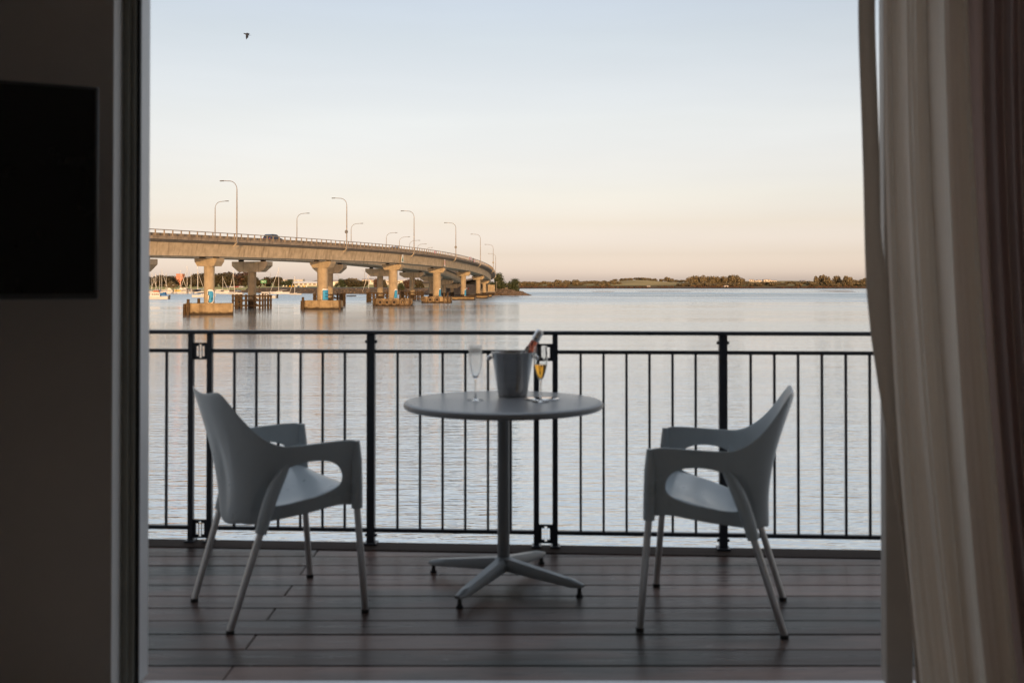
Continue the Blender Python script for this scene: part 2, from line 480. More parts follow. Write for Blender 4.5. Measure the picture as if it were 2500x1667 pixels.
W_FINE, W_MID, W_SWELL = .044, .080, .15
W_BAND = [(0, .02), (.03, .03), (.06, .07), (.12, .11), (.155, .15), (.19, .26), (.23, .46), (.32, .60), (.43, .52), (.52, .30), (.62, .20), (.75, .34), (1, .40)]
def water():
    m = bpy.data.materials.new('harbour_water')
    m.use_nodes = True
    n, l = m.node_tree.nodes, m.node_tree.links
    p = n['Principled BSDF']
    p.inputs['Base Color'].default_value = (.10, .21, .26, 1)      # silty estuary water
    p.inputs['IOR'].default_value = 4.0
    p.inputs['Specular IOR Level'].default_value = .75
    g = n.new('ShaderNodeNewGeometry')
    def noise(sx, sy, detail=3, dist=0, rot=0, rough=.55, out=1):
        mp = n.new('ShaderNodeMapping'); mp.inputs['Scale'].default_value = (sx, sy, 1); mp.inputs['Rotation'].default_value = (0, 0, R(rot))
        l.new(g.outputs['Position'], mp.inputs[0])
        z = n.new('ShaderNodeTexNoise'); z.inputs['Scale'].default_value = 1; z.inputs['Detail'].default_value = detail
        z.inputs['Roughness'].default_value = rough; z.inputs['Distortion'].default_value = dist
        l.new(mp.outputs[0], z.inputs[0])
        return z.outputs[out]
    def mth(op, a, b, c=None):
        k = n.new('ShaderNodeMath'); k.operation = op
        for i, x in enumerate((a, b, c)):
            if x is None: continue
            if isinstance(x, (int, float)): k.inputs[i].default_value = x
            else: l.new(x, k.inputs[i])
        return k.outputs[0]
    def vmth(op, a, b):
        k = n.new('ShaderNodeVectorMath'); k.operation = op
        for i, x in enumerate((a, b)):
            if isinstance(x, tuple): k.inputs[i].default_value = x
            elif k.operation == 'SCALE' and i == 1:
                if isinstance(x, (int, float)): k.inputs['Scale'].default_value = x
                else: l.new(x, k.inputs['Scale'])
            else: l.new(x, k.inputs[i])
        return k.outputs[0]
    fine = noise(1.7, 6.5, 2, .3, rot=9, out=0)
    mid = noise(.5, 2.1, 2, .5, rot=-8, out=0)
    swell = noise(.05, .22, 2, .4, rot=5, out=0)
    patch = noise(.0022, .022, 4, .8, rot=2, out=0)      # wind streaks
    sp = n.new('ShaderNodeSeparateXYZ'); l.new(g.outputs['Position'], sp.inputs[0])
    band = n.new('ShaderNodeValToRGB')                  # the tidal channel carries more chop than the sheltered water by the wharf
    mr0 = n.new('ShaderNodeMapRange'); mr0.inputs['From Max'].default_value = 1500
    l.new(sp.outputs[1], mr0.inputs[0]); l.new(mr0.outputs[0], band.inputs[0])
    els = W_BAND
    while len(band.color_ramp.elements) < len(els): band.color_ramp.elements.new(.5)
    for e, (q, v) in zip(band.color_ramp.elements, els): e.position = q; e.color = (v, v, v, 1)
    lines = noise(.010, .13, 3, 1.0, rot=-3, out=0)      # narrow slicks and current lines
    wind = mth('MULTIPLY', mth('ADD', mth('MULTIPLY_ADD', mth('SUBTRACT', patch, .5), 5.0, 1.05), mth('MULTIPLY', mth('SUBTRACT', lines, .5), 5.0)), band.outputs[0])
    pm = n.new('ShaderNodeMapRange'); pm.inputs['From Min'].default_value = .15; pm.inputs['From Max'].default_value = .85
    pm.inputs['To Min'].default_value = .8; pm.inputs['To Max'].default_value = 1.25
    l.new(wind, pm.inputs[0])
    h = mth('MULTIPLY_ADD', fine, W_FINE, mth('MULTIPLY_ADD', mid, W_MID, mth('MULTIPLY', swell, W_SWELL)))
    b = n.new('ShaderNodeBump'); b.inputs['Distance'].default_value = 1.0; b.inputs['Strength'].default_value = 1.0
    calm = n.new('ShaderNodeValToRGB')                  # ripples lie lower out towards the piers
    l.new(mr0.outputs[0], calm.inputs[0])
    els = [(0, 1), (.022, .95), (.045, .72), (.08, .42), (.14, .28), (.20, .35), (1, .35)]
    while len(calm.color_ramp.elements) < len(els): calm.color_ramp.elements.new(.5)
    for e, (q, v) in zip(calm.color_ramp.elements, els): e.position = q; e.color = (v, v, v, 1)
    l.new(mth('MULTIPLY', mth('MULTIPLY', h, pm.outputs[0]), calm.outputs[0]), b.inputs['Height']); l.new(b.outputs[0], p.inputs['Normal'])
    # wavelets too small to see one by one act as roughness
    rr = n.new('ShaderNodeMapRange'); rr.inputs['From Min'].default_value = 0; rr.inputs['From Max'].default_value = 1
    rr.inputs['To Min'].default_value = .03; rr.inputs['To Max'].default_value = .60
    l.new(wind, rr.inputs[0])
    # reflecting surface over the silty body of the water; chop shows more of the body
    gl = n.new('ShaderNodeBsdfGlossy'); gl.inputs['Color'].default_value = (.97, .98, .98, 1)
    l.new(rr.outputs[0], gl.inputs['Roughness']); l.new(b.outputs[0], gl.inputs['Normal'])
    fr = n.new('ShaderNodeFresnel'); fr.inputs['IOR'].default_value = 1.333
    fac = mth('SUBTRACT', mth('MULTIPLY_ADD', mth('POWER', fr.outputs[0], .6), .38, .59), mth('MULTIPLY', wind, .8))
    ms = n.new('ShaderNodeMixShader')
    cl = n.new('ShaderNodeClamp'); l.new(fac, cl.inputs[0]); l.new(cl.outputs[0], ms.inputs[0])
    p.inputs['Roughness'].default_value = .5; p.inputs['IOR'].default_value = 1.333
    l.new(p.outputs[0], ms.inputs[1]); l.new(gl.outputs[0], ms.inputs[2])
    l.new(ms.outputs[0], n['Material Output'].inputs[0])
    return m
M['water'] = water()

def hillside():
    m = mat('hillside_pasture', (.24, .175, .08), (.40, .295, .13), scale=.012, rough=.95, spec=.05, coord='World', detail=8)
    n, l = m.node_tree.nodes, m.node_tree.links
    p = n['Principled BSDF']
    base = p.inputs['Base Color'].links[0].from_socket
    g = n.new('ShaderNodeNewGeometry'); sp = n.new('ShaderNodeSeparateXYZ'); l.new(g.outputs['Position'], sp.inputs[0])
    nz = n.new('ShaderNodeTexNoise'); nz.inputs['Scale'].default_value = .02; l.new(g.outputs['Position'], nz.inputs[0])
    ad = n.new('ShaderNodeMath'); ad.operation = 'MULTIPLY_ADD'; ad.inputs[1].default_value = 1.6
    l.new(nz.outputs[0], ad.inputs[0]); l.new(sp.outputs[2], ad.inputs[2])
    rp = n.new('ShaderNodeValToRGB'); rp.color_ramp.interpolation = 'LINEAR'
    mr = n.new('ShaderNodeMapRange'); mr.inputs['From Min'].default_value = -4.1; mr.inputs['From Max'].default_value = 3.0
    l.new(ad.outputs[0], mr.inputs[0]); l.new(mr.outputs[0], rp.inputs[0])
    els = [(0.10, (.035, .030, .024)), (.24, (.05, .042, .03)), (.30, (.17, .095, .045)), (.50, (.15, .085, .04)), (.66, (.13, .11, .045)), (.9, (.13, .11, .045))]
    while len(rp.color_ramp.elements) < len(els): rp.color_ramp.elements.new(.5)
    for e, (q, c) in zip(rp.color_ramp.elements, els): e.position = q; e.color = (*c, 1)
    mx = n.new('ShaderNodeMix'); mx.data_type = 'RGBA'
    r2 = n.new('ShaderNodeMapRange'); r2.inputs['From Min'].default_value = .8; r2.inputs['From Max'].default_value = 2.5
    l.new(ad.outputs[0], r2.inputs[0]); l.new(r2.outputs[0], mx.inputs[0])
    l.new(rp.outputs[0], mx.inputs[6]); l.new(base, mx.inputs[7]); l.new(mx.outputs[2], p.inputs['Base Color'])
    return m
M['hill'] = hillside()
M['mud'] = mat('tidal_mud', (.15, .125, .105), (.24, .20, .165), scale=.2, rough=.5, spec=.4, coord='World')

# ================================================================== large structure: water, land, room, deck
# ------------------------------------------------------------------ water
wm = MB()
ring = [8, 60, 200, 600, 1600, 5000, 14000]
wm.add([(-14000, -300, WATER), (14000, -300, WATER), (14000, 14000, WATER), (-14000, 14000, WATER)], [(0, 1, 2, 3)])
tag(wm.build('water', M['water']), kind='structure')

# ------------------------------------------------------------------ room
def slab(name, x0, x1, y0, y1, z0, z1, m):
    return tag(MB().box(x0, x1, y0, y1, z0, z1).build(name, m), kind='structure')
slab('floor', -2.4, 2.4, -3.0, 2.862, -.20, 0.0, M['carpet'])
slab('ceiling', -2.4, 2.4, -3.0, 2.874, 2.52, 2.70, M['ceiling'])
wls = MB()                                   # left wall, opened up behind the camera for the added glazing
wls.box(-2.6, -2.402, 1.6, 2.874, -.2, 2.70)
wls.box(-2.6, -2.402, -3.0, 1.6, 2.36, 2.70)
wls.box(-2.6, -2.402, -3.0, 1.6, -.2, .06)
tag(wls.build('wall_left', M['room_paint']), kind='structure')
added_glazing = structure('side_window')  # unseen window, added to let more sky light into the room
for k in range(4):
    y0 = -2.99 + k * 1.147
    MB().box(-2.52, -2.48, y0, y0 + .05, .062, 2.358).build('added_window_frame', M['frame_dark'], added_glazing)
    MB().box(-2.503, -2.497, y0 + .052, y0 + 1.143, .062, 2.358).build('pane', M['pane'], added_glazing)
slab('wall_right', 2.402, 2.6, -3.0, 2.874, -.2, 2.70, M['room_paint'])
slab('wall_back', -2.6, 2.6, -3.2, -3.002, -.2, 2.70, M['room_paint'])
wf = MB()
wf.box(-16, -1.155, 2.876, 3.02, -6, 2.24)
wf.box(1.80, 16, 2.876, 3.02, -6, 2.24)
wf.box(-16, 16, 2.876, 3.02, 2.24, 9)
wf.box(-1.155, 1.80, 2.876, 3.005, -6, -.06)
tag(wf.build('wall_front', M['room_paint']), kind='structure')
# reveal lining of the opening
rv = structure('door_reveal')
MB().box(-1.1549, -1.1519, 2.8745, 2.944, -.02, 2.237).build('reveal_board', M['reveal'], rv)

# ------------------------------------------------------------------ sliding door frame
df = thing('door_frame', (0, 2.95, 0), 'aluminium sliding door frame around the opening to the deck', 'door frame')
def dfp(name, x0, x1, y0, y1, z0, z1, m, b=.002, parent=None):
    return MB().bevbox(x0, x1, y0 - 2.95, y1 - 2.95, z0, z1, b).build(name, m, parent or df)
dfp('inner_jamb', -1.1515, -1.1127, 2.940, 2.952, .02, 2.20, M['frame_dark'])
dfp('inner_jamb', -1.1360, -1.1280, 2.932, 2.939, .02, 2.20, M['frame_dark'], .001)
dfp('seal', -1.1120, -1.1035, 2.947, 2.958, .02, 2.20, M['rubber'], .001)
dfp('jamb', -1.1505, -1.1045, 2.960, 3.035, .02, 2.20, M['frame_alu'], .003)
dfp('door_stile', 1.102, 1.182, 2.945, 2.985, .024, 2.198, M['stile'], .003)
dfp('door_pane', 1.1825, 1.748, 2.962, 2.968, .06, 2.16, M['pane'], .001)
dfp('jamb', 1.750, 1.798, 2.945, 3.035, .02, 2.20, M['frame_dark'], .003)
dfp('head', -1.150, 1.798, 2.945, 3.035, 2.201, 2.238, M['frame_alu'], .003)
dfp('sill', -1.150, 1.798, 2.864, 3.010, -.03, .012, M['frame_alu'], .003)
for yy in (2.90, 2.95):
    dfp('track_rail', -1.10, 1.098, yy, yy + .008, .0125, .022, M['alu'], .001)

# ------------------------------------------------------------------ deck
SL = -0.06                                  # the outer edge runs a little askew to the boards
def edge(x, off=0.0):
    return 4.58 + off + SL * x
deck = structure('deck')
rng = random.Random(3)
for k in range(14):
    y0 = 3.0165 + .1405 * k
    y1 = y0 + .1355
    joints = [-6.2, -3.9 if k % 2 else -2.75, -.88 if k % 2 == 0 else -2.1 - .1, 6.2] if k % 2 == 0 else [-6.2, -4.1, 1.95 + .35 * ((k // 2) % 2), 6.2]
    joints = sorted(set(joints))
    for a, b in zip(joints, joints[1:]):
        poly = [(a + .0015, y0), (b - .0015, y0), (b - .0015, y1), (a + .0015, y1)]
        poly = clip(poly, -SL, 1, 4.473)
        if len(poly) < 3:
            continue
        cx, cy = sum(p[0] for p in poly) / len(poly), sum(p[1] for p in poly) / len(poly)
        z = rng.uniform(-.0012, .0012)
        mb = MB()
        bv = .0035
        n = len(poly)
        ins = [(cx + (x - cx) * (1 - bv / max(.05, abs(x - cx))), y + (bv if y < cy else -bv)) for x, y in poly]
        vs = [(x - cx, y - cy, -.03) for x, y in poly] + [(x - cx, y - cy, z - bv) for x, y in poly] + [(x - cx, y - cy, z) for x, y in ins]
        fs = [tuple(range(2 * n, 3 * n))]
        for i in range(n):
            j = (i + 1) % n
            fs += [(i, j, j + n, i + n), (i + n, j + n, j + 2 * n, i + 2 * n)]
        mb.add(vs, fs)
        o = mb.build('plank', M['wood'], deck)
        o.location = (cx, cy, 0)
# edge boards that follow the railing
for a, b in ((-6.2, -2.9), (-2.895, 1.62 + .9), (2.525, 6.2)):
    mb = MB()
    poly = [(a, edge(a, -.103)), (b, edge(b, -.103)), (b, edge(b, .032)), (a, edge(a, .032))]
    mb.prism(poly, -.16, .004)
    mb.build('edge_board', M['wood_edge'], deck)
mb = MB()
mb.prism([(-6.2, 2.99), (6.2, 2.99), (6.2, edge(6.2, .0)), (-6.2, edge(-6.2, .0))], -.10, -.032)
mb.build('joist_layer', M['rubber'], deck)

# ------------------------------------------------------------------ land beyond the water
def terrain(name, x0, x1, y0, y1, nx, ny, fz, m):
    vs, fs = [], []
    for j in range(ny + 1):
        for i in range(nx + 1):
            x, y = lerp(x0, x1, i / nx), lerp(y0, y1, j / ny)
            vs.append((x, y, fz(x, y)))
    for j in range(ny):
        for i in range(nx):
            a = j * (nx + 1) + i
            fs.append((a, a + 1, a + nx + 2, a + nx + 1))
    return tag(MB().add(vs, fs).build(name, m, smooth=180), kind='structure')
def wob(x, y, s, seed=0):
    return math.sin(x / s + seed) * math.cos(y / (s * 1.3) + seed * 2) * .6 + math.sin(x / (s * .37) + 1.7 * seed) * .25 + math.cos(y / (s * .29) - x / (s * .5)) * .15
RIDGE = [(-3000, 6), (200, 3.0), (1250, 3.2), (1400, 3.6), (1475, 5.4), (1520, 7.6), (1563, 9.2), (1600, 7.4), (1640, 5.2), (1700, 4.6), (1800, 6.6), (1900, 7.4), (2000, 6.6), (2100, 5.6), (2300, 7), (2700, 10), (6000, 8)]
def far_z(x, y):
    u = 1250 + x / y * F
    r = table(RIDGE, u)
    t = (y - 1500 - 10 * wob(x, y, 90)) / 250
    if t < 0:
        return WATER - 1.5 + max(-1, t) * .5
    base = WATER - .15 + min(1, t / .07) * 1.6 + max(0, min(1, (t - .1) / .12)) * 1.0
    s = max(0, min(1, (t - .30) / .7))
    s = s * s * (3 - 2 * s)
    return lerp(base, r + 1.2 + .8 * wob(x, y, 60, 2), s)
terrain('far_hills', -2600, 2600, 1480, 2300, 400, 44, far_z, M['hill'])
def left_z(x, y):
    edge_y = 735 + 8 * wob(x, 0, 40) + max(0, (x + 190) * .4)
    t = y - edge_y
    if t < 0:
        return WATER - 1.2 + max(-1, t / 20) * .5
    if t < 14: return WATER - .1 + t / 14 * .7
    if t < 22: return WATER + .6 + (t - 14) / 8 * .9
    return WATER + 1.5 + min(1, (t - 22) / 130) * 2.3 + max(0, min(1, (t - 150) / 400)) * 5 + .25 * wob(x, y, 30, 1)
terrain('left_shore', -900, -58, 700, 1470, 220, 70, left_z, M['grass'])
mudb = MB()
mudpoly = []
vs, fs = [], []
for i in range(61):
    x = -900 + i * 14
    e = 735 + 8 * wob(x, 0, 40) + max(0, (x + 190) * .4)
    for dy, z in ((-22, WATER - .25), (-9, WATER + .10), (4, WATER + .34), (15, WATER + .95)):
        vs.append((x, e + dy, z))
for i in range(60):
    for j in range(3):
        a = i * 4 + j
        fs.append((a, a + 4, a + 5, a + 1))
tag(MB().add(vs, fs).build('mud_flat', M['mud'], smooth=180), kind='structure')
# sandbars at low tide
def sandbar(u, d, lx, ly, seed):
    c = sight(u, d)
    mb = MB(); n = 40
    rings = [(1.0, -.12), (.86, .22), (.4, .42)]
    vs = []
    for r, z in rings:
        for i in range(n):
            a = 2 * math.pi * i / n
            k = 1 + .18 * math.sin(3 * a + seed) + .1 * math.sin(7 * a + seed * 2)
            vs.append((c.x + lx * r * k * math.cos(a), c.y + ly * r * k * math.sin(a), WATER + z))
    fs = [tuple(range(2 * n, 3 * n))]
    for q in range(2):
        for i in range(n):
            fs.append((q * n + i, q * n + (i + 1) % n, (q + 1) * n + (i + 1) % n, (q + 1) * n + i))
    tag(mb.add(vs, fs).build('sandbar', M['mud'], smooth=180), kind='structure')
sandbar(1618, 810, 21, 9, 1)
sandbar(1470, 790, 9, 2.5, 2)
sandbar(2040, 900, 16, 5, 3)
sandbar(2058, 770, 11, 4, 4)

# ================================================================== deck furniture
# ------------------------------------------------------------------ railing
RA = math.atan(SL)
rail = thing('deck_railing', (0, 4.58, 0), 'black steel balustrade with thin upright bars along the deck edge', 'railing', rz=RA)
CX = math.cos(RA)
def rx(x):              # along the railing, from world x
    return x / CX
mb = MB().bevbox(-6.2, 6.2, -.030, .030, .972, .990, .004); mb.build('top_rail', M['rail_black'], rail)
posts2 = [(-1.504, -1.362), (.055, .148)]
def ux(u, off=0):       # world x where a sight column meets the railing
    k = (u - 1250) / F
    return k * 4.58 / (1 - SL * k)
def plate(xa, xb, z0, z1):
    w = xb - xa
    sl = .0115
    mb = MB()
    xs = [xa, xa + w * .20, xa + w * .20 + sl, xa + w * .5 - sl / 2, xa + w * .5 + sl / 2, xb - w * .20 - sl, xb - w * .20, xb]
    y0, y1 = -.004, .004
    h = z1 - z0
    for i in (0, 2, 4, 6):
        mb.box(xs[i], xs[i + 1], y0, y1, z0, z1)
    for i, g in ((1, .20), (3, .10), (5, .20)):
        mb.box(xs[i], xs[i + 1], y0, y1, z0, z0 + h * g)
        mb.box(xs[i], xs[i + 1], y0, y1, z1 - h * g, z1)
    return mb
DBL = [(440 * 1.0629, 483 * 1.0629), (1232 * 1.0629, 1275 * 1.0629)]
THK = [853 * 1.0629, 1660 * 1.0629]
dbl = [(rx(ux(a)), rx(ux(b))) for a, b in DBL]
thk = [rx(ux(a)) for a in THK]
period = dbl[1][0] - dbl[0][0]
dbl += [(dbl[1][0] + period, dbl[1][1] + period), (dbl[0][0] - period, dbl[0][1] - period)]
thk += [thk[0] - period, thk[1] + period]
dbl.sort(); thk.sort()
for a, b in dbl:
    for x in (a, b):
        MB().bevbox(x - .0125, x + .0125, -.0125, .0125, .004, .972, .002).build('slim_post', M['rail_black'], rail)
        MB().bevbox(x - .022, x + .022, -.03, .03, .0042, .012, .002).build('base_plate', M['rail_black'], rail)
    plate(a + .0125, b - .0125, .852, .931).build('slotted_plate', M['rail_black'], rail)
    plate(a + .0125, b - .0125, .020, .106).build('slotted_plate', M['rail_black'], rail)
for x in thk:
    MB().bevbox(x - .0185, x + .0185, -.0185, .0185, .004, .972, .002).build('main_post', M['rail_black'], rail)
    MB().bevbox(x - .03, x + .03, -.03, .03, .0042, .014, .002).build('base_plate', M['rail_black'], rail)
    for z in (.938, .045):
        for s in (-1, 1):
            MB().tube([(x + s * .0185, 0, z), (x + s * .028, 0, z)], .007, 8).build('bolt', M['rail_black'], rail, 40)
ends = sorted([('d', a, b) for a, b in dbl] + [('t', x, x) for x in thk], key=lambda q: q[1])
barm = MB().box(-.0055, .0055, -.0055, .0055, .0781, .8849).mesh('bar')
barm.materials.append(M['rail_black'])
for p, q in zip(ends, ends[1:]):
    a = p[2] + (.0125 if p[0] == 'd' else .0185)
    b = q[1] - (.0125 if q[0] == 'd' else .0185)
    MB().bevbox(a, b, -.012, .012, .885, .902, .002).build('upper_rail', M['rail_black'], rail)
    MB().bevbox(a, b, -.012, .012, .060, .078, .002).build('lower_rail', M['rail_black'], rail)
    n = round((b - a) / .106)
    for i in range(1, n):
        o = link('bar', barm, rail)
        o.location = (a + (b - a) * i / n, 0, 0)

# ------------------------------------------------------------------ bistro table
TX, TY = -.034, 4.012
tb = thing('bistro_table', (TX, TY, 0), 'round grey bistro table on a single column with four splayed feet', 'table')
prof = [(0, .706), (.375, .706), (.392, .708), (.3995, .714), (.401, .722), (.398, .730), (.390, .7345), (.38, .7352), (0, .7352)]
MB().lathe(prof, 96).build('table_top', M['table_top'], tb, 35)
MB().lathe([(.0, .690), (.10, .690), (.115, .705), (0, .7055)], 40).build('top_bracket', M['table_leg'], tb, 40)
MB().lathe([(.0245, .10), (.0245, .69)], 28).build('column', M['table_leg'], tb, 60)
MB().lathe([(0, .062), (.036, .062), (.040, .075), (.036, .105), (.0248, .112)], 28).build('hub', M['table_leg'], tb, 50)
for i in range(4):
    a = math.atan2(-.168, .307) + i * math.pi / 2
    c, s = math.cos(a), math.sin(a)
    mb = MB()
    n = 9
    secs = []
    for k in range(n):
        t = k / (n - 1)
        r = lerp(.02, .352, t)
        w = lerp(.030, .021, t); h0 = lerp(.062, .032, t) ; h1 = lerp(.108, .055, t)
        if k == n - 1: w *= .6; h1 -= .006; h0 += .006
        ring = [(-w, h0), (w, h0), (w, lerp(h0, h1, .55)), (w * .55, h1), (-w * .55, h1), (-w, lerp(h0, h1, .55))]
        secs.append([(r * c - y * s, r * s + y * c, z) for y, z in ring])
    vs = [p for q in secs for p in q]
    fs = [tuple(range(5, -1, -1)), tuple(range((n - 1) * 6, n * 6))]
    for k in range(n - 1):
        for j in range(6):
            fs.append((k * 6 + j, k * 6 + (j + 1) % 6, (k + 1) * 6 + (j + 1) % 6, (k + 1) * 6 + j))
    ft = mb.add(vs, fs).build('foot', M['table_leg'], tb, 45)
    MB().lathe([(0, .0), (.014, .0), (.014, .005), (.009, .011), (.007, .036), (0, .036)], 16, (.335 * c, .335 * s, 0)).build('glide', M['rubber'], ft, 40)

# ------------------------------------------------------------------ things on the table
TZ = .7355
def lathe_thing(name, x, y, label, cat, group=None):
    return thing(name, (x, y, TZ), label, cat, group)
bk = lathe_thing('ice_bucket', .003, 4.185, 'tapered brushed steel ice bucket on the bistro table', 'ice bucket')
MB().lathe([(0, .001), (.058, .001), (.0615, .004), (.062, .010), (.088, .178), (.0905, .181), (.0905, .184), (.0865, .184), (.0845, .178), (.059, .012), (0, .010)], 64).build('bowl', M['steel'], bk, 40)
for s in (-1, 1):
    MB().lathe([(0, -.011), (.008, -.008), (.011, 0), (.008, .008), (0, .011)], 16, (s * .098, 0, .160)).build('knob', M['foil'], bk, 60)
    MB().tube([(s * .086, 0, .160), (s * .094, 0, .160)], .004, 8).build('knob_stem', M['steel'], bk, 60)
MB().lathe([(0, .03), (.062, .03), (.068, .09), (.05, .10), (0, .105)], 24).build('crushed_ice', M['fog_glass'], bk, 60)
bt = thing('sparkling_wine_bottle', (-.003, 4.195, TZ + .050), 'rose sparkling wine bottle with silver foil leaning out of the ice bucket', 'bottle')
bt.rotation_euler = (R(-4), R(29), 0)
MB().lathe([(0, 0), (.034, .0), (.036, .01), (.036, .05), (.0345, .080), (.0290, .118), (.0215, .150), (.0165, .180), (.0145, .210)], 36).build('glass_body', M['rose'], bt, 60)
MB().lathe([(.0152, .204), (.0158, .206), (.0160, .208), (.0175, .212), (.0182, .222), (.0165, .228), (.0170, .236), (.0168, .250), (.0130, .2555), (0, .256)], 28).build('foil_cap', M['foil'], bt, 50)
MB().lathe([(.0362, .012), (.0364, .014), (.0364, .048), (.0362, .05)], 36).build('label', M['cream_paint'], bt, 50)
MB().lathe([(.0326, .097), (.0330, .099), (.0310, .108), (.0306, .109)], 36).build('neck_label', M['foil'], bt, 50)
tg = thing('ice_tongs', (.002, 4.165, TZ + .03), 'silver ice tongs resting in the bucket beside the bottle', 'tongs')
mb = MB()
mb.bar((.01, 0, .02), (.066, .0, .178), .013, .003, up=(0, 1, 0))
mb.build('tong_arm', M['foil'], tg)
mb = MB(); mb.bar((.012, .022, .02), (.064, .014, .176), .013, .003, up=(0, 1, 0)); mb.build('tong_arm', M['foil'], tg)

def flute(x, y, label, fog, wine):
    t = lathe_thing('champagne_flute', x, y, label, 'glass', 'champagne flutes')
    g = M['fog_glass'] if fog else M['glass']
    out = [(.0, .0), (.034, .0), (.0345, .0012), (.030, .003), (.012, .0055), (.0042, .011), (.0036, .03), (.0036, .075), (.0055, .086), (.012, .097), (.0195, .115), (.0252, .140), (.0278, .165), (.0275, .190), (.0258, .215), (.0250, .2225)]
    inn = [(.0244, .2225), (.0250, .215), (.0266, .190), (.0269, .165), (.0243, .140), (.0186, .115), (.0110, .0985), (.0045, .0905), (0, .0895)]
    MB().lathe(out[:7], 36).build('foot', M['glass'], t, 60)
    MB().lathe(out[6:9], 24).build('stem', M['glass'], t, 60)
    MB().lathe(out[8:] + inn, 40).build('bowl', g, t, 60)
    if wine:
        MB().lathe([(0, .0897), (.0044, .0907), (.0109, .0987), (.0185, .1152), (.0242, .1402), (.0254, .148), (0, .148)], 36).build('wine', M['amber'], t, 50)
    return t
flute(-.148, 4.035, 'empty misted champagne flute left of the ice bucket', True, False)
flute(.114, 3.972, 'champagne flute holding amber wine right of the ice bucket', False, True)
ph = thing('polished_tray', (.118, 4.06, TZ), 'small flat polished tray mirroring the sky beside the amber flute', 'tray')
mb = MB(); mb.lathe([(0, .0005), (.064, .0005), (.067, .0018), (.067, .0030), (.0655, .0036), (0, .0036)], 48)
mb.xf(Matrix.Diagonal((1.12, .82, 1, 1))); mb.build('dish', M['phone'], ph, 40)

# ------------------------------------------------------------------ armchairs
def smooth(t): return t * t * (3 - 2 * t)
HOLE = [(.155, .505), (.146, .535), (.120, .560), (.080, .571), (.030, .573), (-.020, .565), (-.058, .546), (-.085, .515), (-.102, .480), (-.109, .448), (-.103, .422), (-.085, .412),
        (-.050, .417), (0.0, .429), (.055, .443), (.105, .457), (.138, .470), (.152, .486)]
OUTL = [(.219, .52), (.217, .60), (.212, .638), (.150, .640), (.060, .637), (-.010, .634), (-.062, .634), (-.098, .575), (-.128, .515), (-.146, .455), (-.151, .400), (-.150, .343),
        (-.085, .355), (-.02, .372), (.055, .388), (.120, .401), (.175, .402), (.221, .386)]
def side_x(y, z):
    v = (z - .345) / .295
    front = .236 + .032 * v
    bk_ = .135 + .127 * max(0, v) ** 1.3
    return lerp(front, bk_, smooth(max(0, min(1, (.06 - y) / .21))))
RIM = [(.262, -.062, .634), (.257, -.108, .648), (.245, -.150, .676), (.228, -.188, .712), (.208, -.222, .754), (.188, -.250, .795), (.172, -.270, .823), (.150, -.280, .832), (.100, -.287, .824), (.050, -.290, .817), (0, -.291, .815)]
BOT = [(.135, -.150, .343), (.126, -.160, .345), (.116, -.168, .346), (.106, -.174, .346), (.095, -.179, .344), (.083, -.183, .341), (.071, -.186, .338), (.057, -.189, .335), (.039, -.191, .332), (.020, -.192, .330), (0, -.192, .329)]
RIM = [(x, y if y > -.15 else -.15 + (y + .15) * .94, z) for x, y, z in RIM]
SPINE = [(.33, -.180), (.36, -.172), (.39, -.160), (.44, -.153), (.50, -.166), (.58, -.190), (.66, -.220), (.74, -.254), (.815, -.288), (.84, -.296)]
BLINE = [OUTL[6], OUTL[7], OUTL[8], OUTL[9], OUTL[10], OUTL[11]]      # top to bottom
